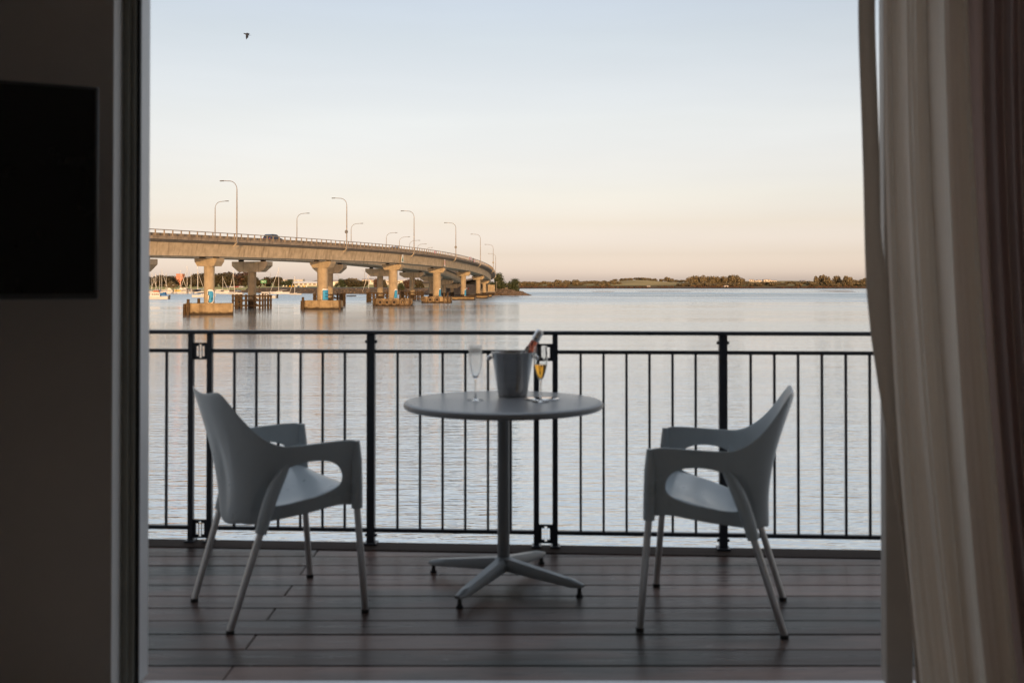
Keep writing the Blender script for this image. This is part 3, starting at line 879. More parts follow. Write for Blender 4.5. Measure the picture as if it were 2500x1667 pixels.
def make_chair(label, loc, rz):
    t = thing('armchair', loc, label, 'chair', 'grey plastic armchairs', rz=rz)
    me = MB()
    # side panels with the oval opening
    for s in (1, -1):
        n = len(HOLE)
        rings = []
        for q in (0, .12, .5, .88, 1):
            rings.append([(lerp(h[0], o[0], q), lerp(h[1], o[1], q)) for h, o in zip(HOLE, OUTL)])
        vs = [(s * side_x(y, z), y, z) for r in rings for y, z in r]
        fs = []
        for k in range(len(rings) - 1):
            for j in range(n):
                a, b = k * n + j, k * n + (j + 1) % n
                f = (a, b, b + n, a + n)
                fs.append(f if s > 0 else f[::-1])
        me.add(vs, fs)
    # back: level curves between the side edges, following the profile of the spine
    nc = len(RIM)
    cols = [(1, i) for i in range(nc)] + [(-1, i) for i in range(nc - 2, -1, -1)]
    nr = len(BLINE)
    vs, fs = [], []
    for s, i in cols:
        c = i / (nc - 1)
        for k in range(nr):
            tt = (BLINE[0][1] - BLINE[k][1]) / (BLINE[0][1] - BLINE[-1][1])
            y, z = BLINE[k]
            b0 = Vector((side_x(y, z), y, z))
            top, bot = Vector(RIM[i]), Vector(BOT[i])
            def ruled(tp, bt):
                q = tp.lerp(bt, tt); q.x = lerp(tp.x, bt.x, tt ** .8); return q
            p_ = ruled(top, bot) + (b0 - ruled(Vector(RIM[0]), Vector(BOT[0]))) * (1 - c) ** 2
            p_.y += math.sin(math.pi * tt ** 1.25) * .040 * c ** .8
            vs.append((s * p_[0], p_[1], p_[2]))
    for c in range(len(cols) - 1):
        for k in range(nr - 1):
            a = c * nr + k
            fs.append((a, a + 1, a + nr + 1, a + nr))
    me.add(vs, fs)
    m = me.mesh('back_and_arms', 180)
    bm = bmesh.new(); bm.from_mesh(m)
    bmesh.ops.remove_doubles(bm, verts=bm.verts, dist=.0006)
    bmesh.ops.recalc_face_normals(bm, faces=bm.faces)
    bm.to_mesh(m); bm.free()
    m.polygons.foreach_set('use_smooth', [True] * len(m.polygons))
    m.materials.append(M['plastic'])
    o = link('back_and_arms', m, t)
    md = o.modifiers.new('thickness', 'SOLIDIFY'); md.thickness = .009; md.offset = 0
    md = o.modifiers.new('round', 'SUBSURF'); md.levels = 2; md.render_levels = 2
    # seat
    nx, ny = 12, 14
    vs, fs = [], []
    for j in range(ny + 1):
        y = lerp(-.172, .224, j / ny)
        for i in range(nx + 1):
            xx = lerp(-1, 1, i / nx)
            hw = lerp(.132, .246, smooth(max(0, min(1, (y + .172) / .22))))
            z = .426 + .25 * y + .006 * abs(xx) ** 3
            z -= .022 * math.exp(-((y + .06) / .10) ** 2) * (1 - xx * xx)
            if y > .16: z -= ((y - .16) / .064) ** 2 * .034
            if y < -.10: z += ((-.10 - y) / .072) ** 2 * .045
            vs.append((xx * hw, y, z))
    for j in range(ny):
        for i in range(nx):
            a = j * (nx + 1) + i
            fs.append((a, a + 1, a + nx + 2, a + nx + 1))
    o = MB().add(vs, fs).build('seat', M['plastic'], t, 180)
    md = o.modifiers.new('thickness', 'SOLIDIFY'); md.thickness = .007
    md = o.modifiers.new('round', 'SUBSURF'); md.levels = 1; md.render_levels = 1
    # rounded under-shell joining seat and back
    for s in (1, -1):
        MB().tube([(s * .263, .206, .632), (s * .262, .207, .56), (s * .259, .209, .47), (s * .257, .211, .386)], [.012, .0195, .021, .0205], 16).build('front_sleeve', M['plastic'], t, 60)
        MB().tube([(s * .236, -.040, .575), (s * .232, -.066, .535), (s * .229, -.090, .490), (s * .228, -.110, .440), (s * .228, -.128, .385), (s * .228, -.142, .333)],
                  [.008, .019, .0235, .024, .0225, .0205], 16).build('rear_sleeve', M['plastic'], t, 60)
        for pth in ([(s * .257, .211, .39), (s * .262, .242, .010)], [(s * .2285, -.141, .34), (s * .211, -.243, .010)]):
            lg = MB().tube(pth, .0125, 18).build('leg', M['alu'], t, 60)
            p = Vector(pth[1])
            MB().lathe([(0, 0), (.0145, 0), (.0145, .003), (.0145, .012), (.0128, .014)], 16, (p.x, p.y, 0)).build('foot_cap', M['rubber'], lg, 40)
    return t
# local +Y is the way the chair faces
def face(dx, dy): return math.atan2(dy, dx) - math.pi / 2
make_chair('grey plastic armchair left of the table, its back half turned to the room', (-.886, 3.752, 0), face(.83, .555))
make_chair('grey plastic armchair right of the table beside the curtain, seen from its side', (.744, 3.664, 0), face(-.968, .25))

# ------------------------------------------------------------------ curtain and television in the room
cu = thing('curtain', (1.3, 2.6, 0), 'taupe floor length curtain drawn back on the right of the door', 'curtain')
# each fold line: sight column at three heights (z 1.945, 1.057, .16) and its distance into the room
FOLD = [(2160, 2176, 2236, 2.665), (2169, 2184, 2243, 2.575), (2192, 2214, 2283, 2.580), (2214, 2240, 2314, 2.625), (2240, 2266, 2338, 2.595), (2262, 2291, 2356, 2.535), (2271, 2302, 2366, 2.560),
        (2304, 2330, 2386, 2.680), (2330, 2358, 2424, 2.620), (2356, 2397, 2468, 2.545), (2366, 2406, 2477, 2.590)]
DRAPE = [(2320, 2350, 2410, 2.74), (2366, 2396, 2470, 2.73), (2386, 2414, 2488, 2.67), (2404, 2426, 2497, 2.600), (2414, 2436, 2506, 2.66), (2428, 2452, 2518, 2.71), (2440, 2464, 2530, 2.66), (2452, 2474, 2540, 2.605), (2462, 2484, 2550, 2.66),
         (2476, 2498, 2562, 2.71), (2492, 2512, 2576, 2.62), (2510, 2530, 2590, 2.71), (2540, 2556, 2610, 2.61), (2575, 2590, 2640, 2.71), (2620, 2630, 2670, 2.62), (2680, 2690, 2720, 2.70), (2780, 2790, 2810, 2.62), (2900, 2905, 2920, 2.70)]
def drape(folds, name, m, sub, seed):
    ha, hb, hc = 1.945, 1.057, .16
    g = random.Random(seed)
    nz = 70
    vs, fs = [], []
    for j in range(nz + 1):
        z = lerp(.015, 2.46, j / nz)
        row = []
        for (a, b, c, d) in folds:
            # parabola through the three heights above the floor, straight above the head of the picture
            if z > ha: u = a
            else:
                u = a * (z - hb) * (z - hc) / ((ha - hb) * (ha - hc)) + b * (z - ha) * (z - hc) / ((hb - ha) * (hb - hc)) + c * (z - ha) * (z - hb) / ((hc - ha) * (hc - hb))
            dd = d + .125 + (d - 2.62) * (.20 * (1 - z / 1.9) if z < 1.9 else 0)
            row.append(Vector(((u - 1250) * dd / F, dd, z)))
        P = [2 * row[0] - row[1]] + row + [2 * row[-1] - row[-2]]
        line = []
        for k in range(1, len(P) - 2):
            for q in range(sub):
                t = q / sub
                p0, p1, p2, p3 = P[k - 1], P[k], P[k + 1], P[k + 2]
                line.append(.5 * ((2 * p1) + (p2 - p0) * t + (2 * p0 - 5 * p1 + 4 * p2 - p3) * t * t + (3 * p1 - p0 - 3 * p2 + p3) * t ** 3))
        line.append(P[-2])
        n = len(line)
        for i, p in enumerate(line):
            s = i / n
            cr_ = .0030 * math.sin(i * 1.15 + z * 1.1 + seed) + .0026 * math.sin(i * .57 - z * .9 + 2 * math.sin(z * 1.3)) + .0012 * math.sin(z * 17 + i * .4)
            vs.append((p.x - 1.3 + cr_ * .4, p.y - 2.6 + cr_, z))
    for j in range(nz):
        for i in range(n - 1):
            a = j * n + i
            fs.append((a, a + 1, a + n + 1, a + n))
    return MB().add(vs, fs).build(name, m, cu, 180)
drape(FOLD, 'front_panel', M['curtain'], 12, 1)
drape(DRAPE, 'right_folds', M['drape'], 8, 2)
vs, fs = [], []
nx, nz = 14, 60
HEM = [(0, 2236, 2240), (.16, 2230, 2238), (.30, 2220, 2230), (.52, 2198, 2212), (.72, 2172, 2200), (.80, 2160, 2190), (.92, 2143, 2182), (1.05, 2128, 2174), (1.20, 2117, 2168), (1.35, 2113, 2150), (1.6, 2107, 2145), (1.945, 2101, 2139), (2.5, 2099, 2137)]
for j in range(nz + 1):
    z = lerp(.03, 2.46, j / nz)
    ua = table([(h[0], h[1]) for h in HEM], z); ub = table([(h[0], h[2]) for h in HEM], z)
    for i in range(nx + 1):
        s = i / nx
        y = 2.815 + .012 * math.sin(s * 3.1) - .003 * math.sin(z * 5 + s * 4)
        vs.append(((lerp(ua, ub, s) - 1250) * y / F - 1.3 + .0015 * math.sin(z * 9), y - 2.6, z))
for j in range(nz):
    for i in range(nx):
        a = j * (nx + 1) + i
        fs.append((a, a + 1, a + nx + 2, a + nx + 1))
o = MB().add(vs, fs).build('leading_hem', M['lining'], cu, 180)
o.modifiers.new('thickness', 'SOLIDIFY').thickness = .003
MB().tube([(-2.35, .02, 2.475), (1.09, .02, 2.475)], .012, 10).build('curtain_rod', M['frame_alu'], cu, 60)

tv = thing('television', (-1.525, 2.405, 1.44), 'dark wall mounted flat television at the left edge of the room', 'television', rz=math.atan2(.10, .225))
MB().bevbox(-.485, .485, -.006, .030, -.277, .277, .004).build('casing', M['tv_bezel'], tv, 40)
MB().box(-.476, .476, -.0078, -.0062, -.262, .268).build('screen', M['tv_screen'], tv)
MB().box(-.10, .10, .031, .06, -.10, .10).build('mount_plate', M['tv_bezel'], tv)
MB().bar((-.02, .055, 0), (-.30, .60, 0), .04, .05).build('swivel_arm', M['tv_bezel'], tv)

# ================================================================== the two road bridges
def spline(pts, per=14):
    """Catmull-Rom through 4-tuples"""
    P = [Vector(p).to_4d() if len(p) == 4 else Vector(p) for p in pts]
    P = [2 * P[0] - P[1]] + P + [2 * P[-1] - P[-2]]
    out = []
    for i in range(1, len(P) - 2):
        p0, p1, p2, p3 = P[i - 1], P[i], P[i + 1], P[i + 2]
        for k in range(per):
            t = k / per
            out.append(.5 * ((2 * p1) + (p2 - p0) * t + (2 * p0 - 5 * p1 + 4 * p2 - p3) * t * t + (3 * p1 - p0 - 3 * p2 + p3) * t ** 3))
    out.append(P[-2])
    return out
class Curve:
    def __init__(s, pts):
        s.p = [Vector((q[0], q[1], q[2])) for q in spline([Vector(p) for p in pts])]
        s.s = [0]
        for a, b in zip(s.p, s.p[1:]):
            s.s.append(s.s[-1] + (b - a).length)
        s.len = s.s[-1]
    def at(s, d):
        d = max(0, min(s.len - 1e-4, d))
        lo, hi = 0, len(s.s) - 1
        while hi - lo > 1:
            m = (lo + hi) // 2
            if s.s[m] <= d: lo = m
            else: hi = m
        t = (d - s.s[lo]) / (s.s[hi] - s.s[lo])
        p = s.p[lo].lerp(s.p[hi], t)
        a = s.p[min(lo + 2, len(s.p) - 1)] - s.p[max(lo - 1, 0)]
        a.z = 0
        a.normalize()
        return p, a, Vector((a.y, -a.x, 0))          # point, along, to the right
    def pos(s, d, off, z):
        p, a, r = s.at(d)
        return p + r * off + Vector((0, 0, z))
    def near(s, x, y):
        return min(range(len(s.p)), key=lambda i: (s.p[i].x - x) ** 2 + (s.p[i].y - y) ** 2)
    def s_near(s, x, y):
        return s.s[s.near(x, y)]
    def s_column(s, u, off, lo=0, hi=None):
        """arc length where the line at this offset is seen at column u"""
        best, bd = 0, 1e9
        d = lo
        while d < (hi or s.len):
            q = s.pos(d, off, 0)
            e = abs(1250 + q.x / q.y * F - u)
            if e < bd: best, bd = d, e
            d += .25
        return best
def sweep(c, prof, d0, d1, step, closed=True):
    n = len(prof)
    k = max(2, int((d1 - d0) / step))
    vs, fs = [], []
    for i in range(k + 1):
        d = lerp(d0, d1, i / k)
        p, a, r = c.at(d)
        for off, z in prof:
            q = p + r * off
            vs.append((q.x, q.y, p.z + z))
    for i in range(k):
        for j in range(n if closed else n - 1):
            a, b = i * n + j, i * n + (j + 1) % n
            fs.append((a, b, b + n, a + n))
    if closed:
        fs.append(tuple(range(n - 1, -1, -1)))
        fs.append(tuple(range(k * n, (k + 1) * n)))
    return MB().add(vs, fs)

# soffit line of the near bridge: x, y, z
NP = [(-54.73, 180.0, 6.30), (-41.58, 218.6, 6.69), (-30.78, 257.6, 6.84), (-22.64, 300.0, 6.59), (-17.3, 354.0, 6.15), (-13.6, 400.0, 5.05), (-12.3, 444.0, 3.45)]
near_c = Curve([(-104, 68, 4.4), (-86.5, 105.5, 5.1), (-69.9, 142.0, 5.75)] + NP + [(-13.4, 482, 1.9), (-18, 525, .9), (-29, 570, .2), (-52, 620, 0)])
FP = [(-72.8, 192, 6.6), (-60.3, 231.0, 7.05), (-49.3, 269, 7.15), (-41.2, 311, 6.75), (-35.2, 351, 6.15), (-31.8, 392, 5.1), (-29.6, 433, 3.8), (-28.6, 475, 2.2)]
far_c = Curve([(-118, 118, 5.2), (-95, 153, 6.0)] + FP + [(-30, 515, 1.0), (-36, 560, .2), (-50, 610, 0)])

def box_from(c, a, r, L, t, z0, z1):
    """box centred on c, L across (direction r), t along (direction a)"""
    vs = []
    for z in (z0, z1):
        for i, j in ((-1, -1), (1, -1), (1, 1), (-1, 1)):
            q = c + r * i * L / 2 + a * j * t / 2
            vs.append((q.x, q.y, z))
    return MB().add(vs, [(3, 2, 1, 0), (4, 5, 6, 7), (0, 1, 5, 4), (1, 2, 6, 5), (2, 3, 7, 6), (3, 0, 4, 7)])
def hammerhead(c, a, r, L, t, z0, z1, taper, lip):
    prof = [(-L / 2 + taper, z0), (L / 2 - taper, z0), (L / 2, z1 - lip), (L / 2, z1), (-L / 2, z1), (-L / 2, z1 - lip)]
    vs = []
    for j in (-1, 1):
        for x, z in prof:
            q = c + r * x + a * j * t / 2
            vs.append((q.x, q.y, z))
    fs = [tuple(range(6)), tuple(range(11, 5, -1))]
    for i in range(6):
        k = (i + 1) % 6
        fs.append((k, i, i + 6, k + 6))
    return MB().add(vs, fs)

def cyl_patch(poly, c, Rr, th0, name, m, parent):
    """flat outline (arc length, height) painted round a column; th0 is measured from the side that faces the deck"""
    bm = bmesh.new()
    bm.faces.new([bm.verts.new((a, 0, z)) for a, z in poly])
    x0, x1 = min(p[0] for p in poly), max(p[0] for p in poly)
    x = x0 + .12
    while x < x1:
        g = list(bm.verts) + list(bm.edges) + list(bm.faces)
        bmesh.ops.bisect_plane(bm, geom=g, plane_co=(x, 0, 0), plane_no=(1, 0, 0))
        x += .12
    bmesh.ops.triangulate(bm, faces=bm.faces)
    to = Vector((-c.x, -c.y, 0)).normalized()
    ri = Vector((-to.y, to.x, 0))
    for v in bm.verts:
        th = th0 + v.co.x / Rr
        q = Vector((c.x, c.y, 0)) + (to * math.cos(th) + ri * math.sin(th)) * Rr
        v.co = (q.x, q.y, v.co.z)
    bmesh.ops.recalc_face_normals(bm, faces=bm.faces)
    me = bpy.data.meshes.new(name); bm.to_mesh(me); bm.free()
    me.materials.append(m)
    return link(name, me, parent)
def grow(poly, k, dx=0, dz=0):
    cx = sum(p[0] for p in poly) / len(poly); cz = sum(p[1] for p in poly) / len(poly)
    out = []
    for x, z in poly:
        l = math.hypot(x - cx, z - cz) or 1
        out.append((x + (x - cx) / l * k + dx, z + (z - cz) / l * k + dz))
    return out

def torus(mb, c, n, Rr, rr, seg=18, sub=8):
    n = Vector(n).normalized()
    a = n.cross(Vector((0, 0, 1))).normalized(); b = n.cross(a)
    vs, fs = [], []
    for i in range(seg):
        w = 2 * math.pi * i / seg
        d = a * math.cos(w) + b * math.sin(w)
        for j in range(sub):
            v = 2 * math.pi * j / sub
            vs.append(Vector(c) + d * (Rr + rr * math.cos(v)) + n * (rr * 1.1 * math.sin(v)))
    for i in range(seg):
        for j in range(sub):
            fs.append((i * sub + j, ((i + 1) % seg) * sub + j, ((i + 1) % seg) * sub + (j + 1) % sub, i * sub + (j + 1) % sub))
    return mb.add(vs, fs)

nb = thing('road_bridge', (NP[2][0], NP[2][1], WATER), 'near curved concrete road bridge on round piers with a post and rail parapet', 'bridge')
NB0 = nb.location.copy()
def onto(o, root, base):
    """keep a part modelled in world space where it is under its thing"""
    o.location = -base
    return o
def npart(mb, name, m, smooth=None, parent=None):
    o = mb.build(name, m, parent or nb, smooth)
    if parent is None: onto(o, nb, NB0)
    return o
npart(sweep(near_c, [(-2.5, 0), (2.5, 0), (2.85, 2.22), (-2.85, 2.22)], 0, near_c.len, 4), 'box_girder', M['girder'], 30)
npart(sweep(near_c, [(-2.86, 2.20), (2.86, 2.20), (4.7, 2.62), (4.7, 3.02), (-4.7, 3.02), (-4.7, 2.62)], 0, near_c.len, 4), 'deck_slab', M['kerb'], 30)
npart(sweep(near_c, [(4.40, 3.0), (4.74, 2.98), (4.74, 3.13), (4.40, 3.13)], 0, near_c.len, 4), 'kerb', M['kerb'], 30)
npart(sweep(near_c, [(-4.0, 3.03), (4.3, 3.03), (4.3, 3.06), (-4.0, 3.06)], 0, near_c.len, 4), 'carriageway', mat('asphalt', (.045, .043, .04), (.06, .058, .055), scale=3, rough=.9), 30)
# parapet: top rail on posts; a lower traffic barrier behind it
npart(sweep(near_c, [(4.50, 4.06), (4.64, 4.06), (4.64, 4.20), (4.50, 4.20)], 0, near_c.len, 3), 'top_rail', M['galv'], 30)
pm = MB().box(-.085, .085, -.075, .075, 0, .95).mesh('rail_post'); pm.materials.append(M['kerb'])
d = 60.0
cnt = 0
while d < near_c.len - 40 and cnt < 240:
    p, a, r = near_c.at(d)
    o = link('rail_post', pm, nb)
    o.location = p + r * 4.57 + Vector((0, 0, 3.12)) - NB0
    o.rotation_euler = (0, 0, math.atan2(a.y, a.x))
    d += 2.05; cnt += 1
for off in (2.9, -4.3):
    npart(sweep(near_c, [(off, 3.22), (off + .14, 3.22), (off + .14, 3.70), (off, 3.70)], 0, near_c.len, 3), 'traffic_barrier', M['kerb'], 30)
    d = 60.0
    bm_ = MB()
    while d < near_c.len - 60:
        p, a, r = near_c.at(d)
        q = p + r * (off - .06)
        m_ = box_from(q, a, r, .12, .16, p.z + 3.06, p.z + 3.66)
        bm_.add(m_.v, m_.f)
        d += 4.1
    o = npart(bm_, 'barrier_posts', M['kerb']); o['kind'] = 'stuff'

SH = [.94, 1.17, 1.17, 1.2, .95, .93, .86]
CAPL = [4.75, 5.1, 5.2, 5.3, 5.1, 5.0, 4.4]
CAPW = [(8.4, 5.2), (8.3, 5.6), (9.6, 6.0), (8.8, 6.0), (8.2, 6), (7.6, 6), (6.6, 6)]
rng = random.Random(11)
for i, (x, y, z) in enumerate(NP):
    sN = near_c.s_near(x, y)
    p, a, r = near_c.at(sN)
    c = Vector((x, y, 0))
    top = z - .28
    cap_z0 = top - (1.42 if i < 6 else 1.3)
    npart(hammerhead(c, a, r, CAPL[i], 2.3, cap_z0, top, .62, .55), 'pier_cap', M['pier'])
    bb = MB()
    for k in (-1.5, 1.5):
        q = box_from(c + r * k, a, r, .7, .9, top - .01, z + .02); bb.add(q.v, q.f)
    npart(bb, 'bearing', M['black_paint'])
    pile_top = WATER + (1.95, 1.85, 1.75, 1.75, 1.35, 1.3, 1.2)[i]
    sh = npart(MB().lathe([(SH[i], pile_top - .1), (SH[i], cap_z0 + .02)], 40, (x, y, 0)), 'pier_shaft', M['pier'], 40)
    # pile cap: chamfered block; the nearest one shows one long face to the deck
    yaw = math.atan2(-x, y) * .9 if i == 0 else -math.atan2(a.x, a.y) * .55
    W, D = CAPW[i]
    ca, sa = math.cos(yaw), math.sin(yaw)
    def wp(px, py):
        return (x + px * ca - py * sa, y + px * sa + py * ca)
    ch = 1.3
    if i < 4:
        outl = [(-W / 2 + ch, -D / 2), (W / 2 - (.1 if i == 0 else ch), -D / 2), (W / 2, -D / 2 + (.1 if i == 0 else ch)), (W / 2, D / 2 - ch), (W / 2 - ch, D / 2), (-W / 2 + ch, D / 2), (-W / 2, D / 2 - ch), (-W / 2, -D / 2 + ch)]
    else:
        outl = [(-W / 2, -D / 2), (W / 2, -D / 2), (W / 2, D / 2), (-W / 2, D / 2)]
    pc = npart(MB().prism([wp(*q) for q in outl], WATER - .6, pile_top - (.0 if i < 4 else .32)), 'pile_cap', M['pile_cap'])
    if i < 4:
        # broken, uneven crown on the block
        cr_ = MB(); n = 46; vs = []
        for k in range(n):
            t = k / n * len(outl); e = int(t); f = t - e
            q0, q1 = outl[e], outl[(e + 1) % len(outl)]
            px, py = lerp(q0[0], q1[0], f), lerp(q0[1], q1[1], f)
            g = rng.uniform(.985, 1.03)
            vs.append((*wp(px * g, py * g), pile_top - rng.uniform(.25, .5)))
        for k in range(n):
            q = vs[k]; g = rng.uniform(.90, .97)
            vs.append((x + (q[0] - x) * g, y + (q[1] - y) * g, pile_top + rng.uniform(.02, .14)))
        fs = [tuple(range(n, 2 * n))] + [(k, (k + 1) % n, (k + 1) % n + n, k + n) for k in range(n)]
        npart(cr_.add(vs, fs), 'cap_crown', M['pile_cap'])
    else:
        o2 = [(-W / 2 - .35, -D / 2 - .3), (W / 2 + .35, -D / 2 - .3), (W / 2 + .35, D / 2 + .3), (-W / 2 - .35, D / 2 + .3)]
        npart(MB().prism([wp(*q) for q in o2], pile_top - .318, pile_top + .04), 'cap_slab', M['pier'])
    # timber mooring piles at the corners
    spots = {0: [(-3.55, -2.35, .85), (-4.2, -1.6, .0), (-4.0, -.9, -.1), (-1.9, 1.2, .95)], 1: [(-3.5, -2.75, .85), (-4.1, -1.9, .05), (-1.0, 2.2, .9), (4.25, -1.0, .2)],
             2: [(-4.75, -1.4, 1.4), (-4.1, -2.6, .3), (2.6, -3.1, 1.2), (3.5, -2.8, .2), (4.7, -1.6, .3)], 3: [(2.6, -3.05, 1.3), (3.6, -2.6, 1.3), (4.3, -1.8, .2), (-2.0, -3.1, .3)]}.get(i, [])
    for px, py, hh in spots:
        q = wp(px, py)
        npart(MB().tube([(q[0], q[1], WATER - .8), (q[0] + .05, q[1], pile_top + hh)], [.30, .27], 10), 'timber_pile', M['timber'], 40)
    # tyres hung on the block as fenders
    if i in (2, 3):
        rows = [(-3.6, -D / 2 + .6), (-2.55, -D / 2 - .28), (-.75, -D / 2 - .28), (1.1, -D / 2 - .28)] if i == 2 else [(-3.4, -D / 2 + .3), (-1.6, -D / 2 - .28), (.55, -D / 2 - .28)]
        rows += [(3.1, -D / 2 - .15), (4.1, -D / 2 + .7), (4.75, -D / 2 + 1.6)] if i == 2 else [(3.0, -D / 2 + .05), (3.9, -D / 2 + .9)]
        for px, py in rows:
            q = wp(px, py)
            nrm_ = Vector((wp(px, py - 1)[0] - q[0], wp(px, py - 1)[1] - q[1], 0))
            if abs(px) > 2.9: nrm_ = Vector((wp(px + (1 if px > 0 else -1) * .8, py - .7)[0] - q[0], wp(px + (1 if px > 0 else -1) * .8, py - .7)[1] - q[1], 0))
            zc = WATER + .92
            ty = npart(torus(MB(), (q[0], q[1], zc), nrm_, .58, .30), 'tyre_fender', M['tyre'], 60)
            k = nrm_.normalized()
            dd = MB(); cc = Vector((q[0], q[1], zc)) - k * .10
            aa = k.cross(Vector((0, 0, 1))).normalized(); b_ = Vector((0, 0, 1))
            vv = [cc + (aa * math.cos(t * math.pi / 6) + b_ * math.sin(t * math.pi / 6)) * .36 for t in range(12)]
            dd.add(vv, [tuple(range(12))]); dd.build('tyre_hole_shade', M['tyre_dark'], ty)  # flat dark disc painted as the shade inside the tyre
    # spray-painted letters round the foot of each shaft
    cc = Vector((x, y, 0)); Rr = SH[i]
    zb = pile_top + .25
    if i == 0:
        blue = [(.30, .0), (.55, .05), (.78, .25), (.92, .55), (.92, .85), (.84, 1.02), (.95, 1.25), (.95, 1.6), (.82, 1.86), (.6, 2.0), (.15, 2.02), (.02, 1.90), (.0, 1.35), (.10, 1.22), (.22, 1.24), (.2, .9), (.05, .3), (.08, .02)]
        cyl_patch([(q[0], zb + q[1]) for q in grow(blue, .30)], cc, Rr + .02, R(-8), 'graffiti_outline', M['white_paint'], sh)
        cyl_patch([(q[0], zb + q[1]) for q in grow(blue, .09, -.08, -.04)], cc, Rr + .03, R(-8), 'graffiti_shadow', M['black_paint'], sh)
        cyl_patch([(q[0], zb + q[1]) for q in blue], cc, Rr + .04, R(-8), 'graffiti_letter', M['blue_paint'], sh)
        cyl_patch([(.50, zb + .45), (.62, zb + .42), (.72, zb + .6), (.70, zb + .85), (.60, zb + .9), (.55, zb + .7)], cc, Rr + .05, R(-8), 'graffiti_counter', M['black_paint'], sh)
    elif i == 1:
        blue = [(0, 0), (1.75, 0), (1.75, 2.1), (.18, 2.1), (.05, 1.95), (.02, .6)]
        cyl_patch([(q[0], zb + q[1]) for q in grow(blue, .30)], cc, Rr + .02, R(2), 'graffiti_outline', M['white_paint'], sh)
        cyl_patch([(q[0], zb + q[1]) for q in grow(blue, .09, -.09, -.04)], cc, Rr + .03, R(2), 'graffiti_shadow', M['black_paint'], sh)
        cyl_patch([(q[0], zb + q[1]) for q in blue], cc, Rr + .04, R(2), 'graffiti_letter', M['blue_paint'], sh)
        for z0 in (.62, 1.28):
            cyl_patch([(.55, zb + z0), (1.75, zb + z0), (1.75, zb + z0 + .14), (.70, zb + z0 + .14), (.66, zb + z0 + .2), (.55, zb + z0 + .2)], cc, Rr + .05, R(2), 'graffiti_counter', M['black_paint'], sh)
    elif i in (2, 3, 4):
        st = {2: 14, 3: 30, 4: 22}[i]
        blue = [(0, 0), (1.0, 0), (1.0, 1.95), (.45, 1.98), (.28, 1.9), (.2, 1.6)] if i == 2 else [(0.05, 0), (.9, 0), (.9, 2.0), (.25, 2.0), (.14, 1.8), (.10, 1.0)]
        cyl_patch([(q[0], zb + q[1]) for q in grow(blue, .30)], cc, Rr + .02, R(st), 'graffiti_outline', M['white_paint'], sh)
        cyl_patch([(q[0], zb + q[1]) for q in grow(blue, .09, -.09, -.04)], cc, Rr + .03, R(st), 'graffiti_shadow', M['black_paint'], sh)
        cyl_patch([(q[0], zb + q[1]) for q in blue], cc, Rr + .04, R(st), 'graffiti_letter', M['blue_paint'], sh)

# navigation boards fixed to the girder: a green triangle, then a red bar
def nav_board(u, shape, label):
    s0 = near_c.s_column(u, 2.9, 120, 420)
    p, a, r = near_c.at(s0)
    t = thing('navigation_board', p + r * 2.86 + Vector((0, 0, .25)), label, 'sign', rz=math.atan2(a.y, a.x))
    # local x along the bridge, -y outwards
    def pl(poly, y0, y1, m, nm):
        n = len(poly)
        MB().add([(x, y0, z) for x, z in poly] + [(x, y1, z) for x, z in poly],
                 [tuple(range(n - 1, -1, -1)), tuple(range(n, 2 * n))] + [(i, (i + 1) % n, (i + 1) % n + n, i + n) for i in range(n)]).build(nm, m, t)
    for z in (.35, 1.55):
        MB().box(-1.0, 1.0, -.22, -.16, z, z + .12).build('bracket', M['galv'], t)
    if shape == 'green':
        pl([(-.85, 0), (.85, 0), (.75, 1.95), (-.30, 1.95)], -.30, -.24, M['white_paint'], 'board')
        pl([(-.45, .22), (.55, .22), (.25, 1.45)], -.34, -.305, M['green_paint'], 'triangle')
    else:
        pl([(-.75, 0), (.70, 0), (.70, 1.95), (-.75, 1.95)], -.30, -.24, M['white_paint'], 'board')
        pl([(-.40, .25), (.36, .25), (.36, 1.7), (-.40, 1.7)], -.34, -.305, M['red_paint'], 'red_panel')
nav_board(980, 'green', 'white board with a green triangle fixed to the bridge girder')
nav_board(1084, 'red', 'white board with an upright red bar fixed to the bridge girder')

# ------------------------------------------------------------------ street lamps of the near bridge
def street_lamp(loc, yaw, H, reach, label, group, disc=False, bracket=True, thin=1.0):
    t = thing('street_lamp', loc, label, 'street lamp', group, rz=yaw)      # local -x is where the arm points
    rr = reach * .55
    pole = [(0, 0, 0), (0, 0, H * .5), (0, 0, H - rr)]
    arm = []
    for k in range(1, 9):
        w = k / 8 * R(82)
        arm.append((-rr + rr * math.cos(w), 0, H - rr + rr * math.sin(w)))
    last = arm[-1]
    arm.append((-reach, 0, last[2] + .12))
    MB().tube(pole, [.13 * thin, .115 * thin, .085 * thin], 10).build('pole', M['galv'], t, 60)
    MB().tube([pole[-1]] + arm, [.085 * thin] + [.065 * thin] * len(arm), 8).build('arm', M['galv'], t, 60)
    hz = arm[-1][2]
    MB().bevbox(-reach - .75, -reach + .05, -.16, .16, hz - .10, hz + .08, .04).build('lamp_head', M['lamp'], t)
    if bracket:
        MB().box(-.35, .16, -.16, .16, -.5, -.02).build('base_bracket', M['galv'], t)
        MB().bar((.05, 0, -.5), (-.9, 0, -1.25), .12).build('strut', M['girder'], t)
    if disc:
        MB().tube([(0, -.16, 3.2), (0, -.20, 3.2)], .40, 20).build('sign_disc', M['lamp'], t, 40)
    return t
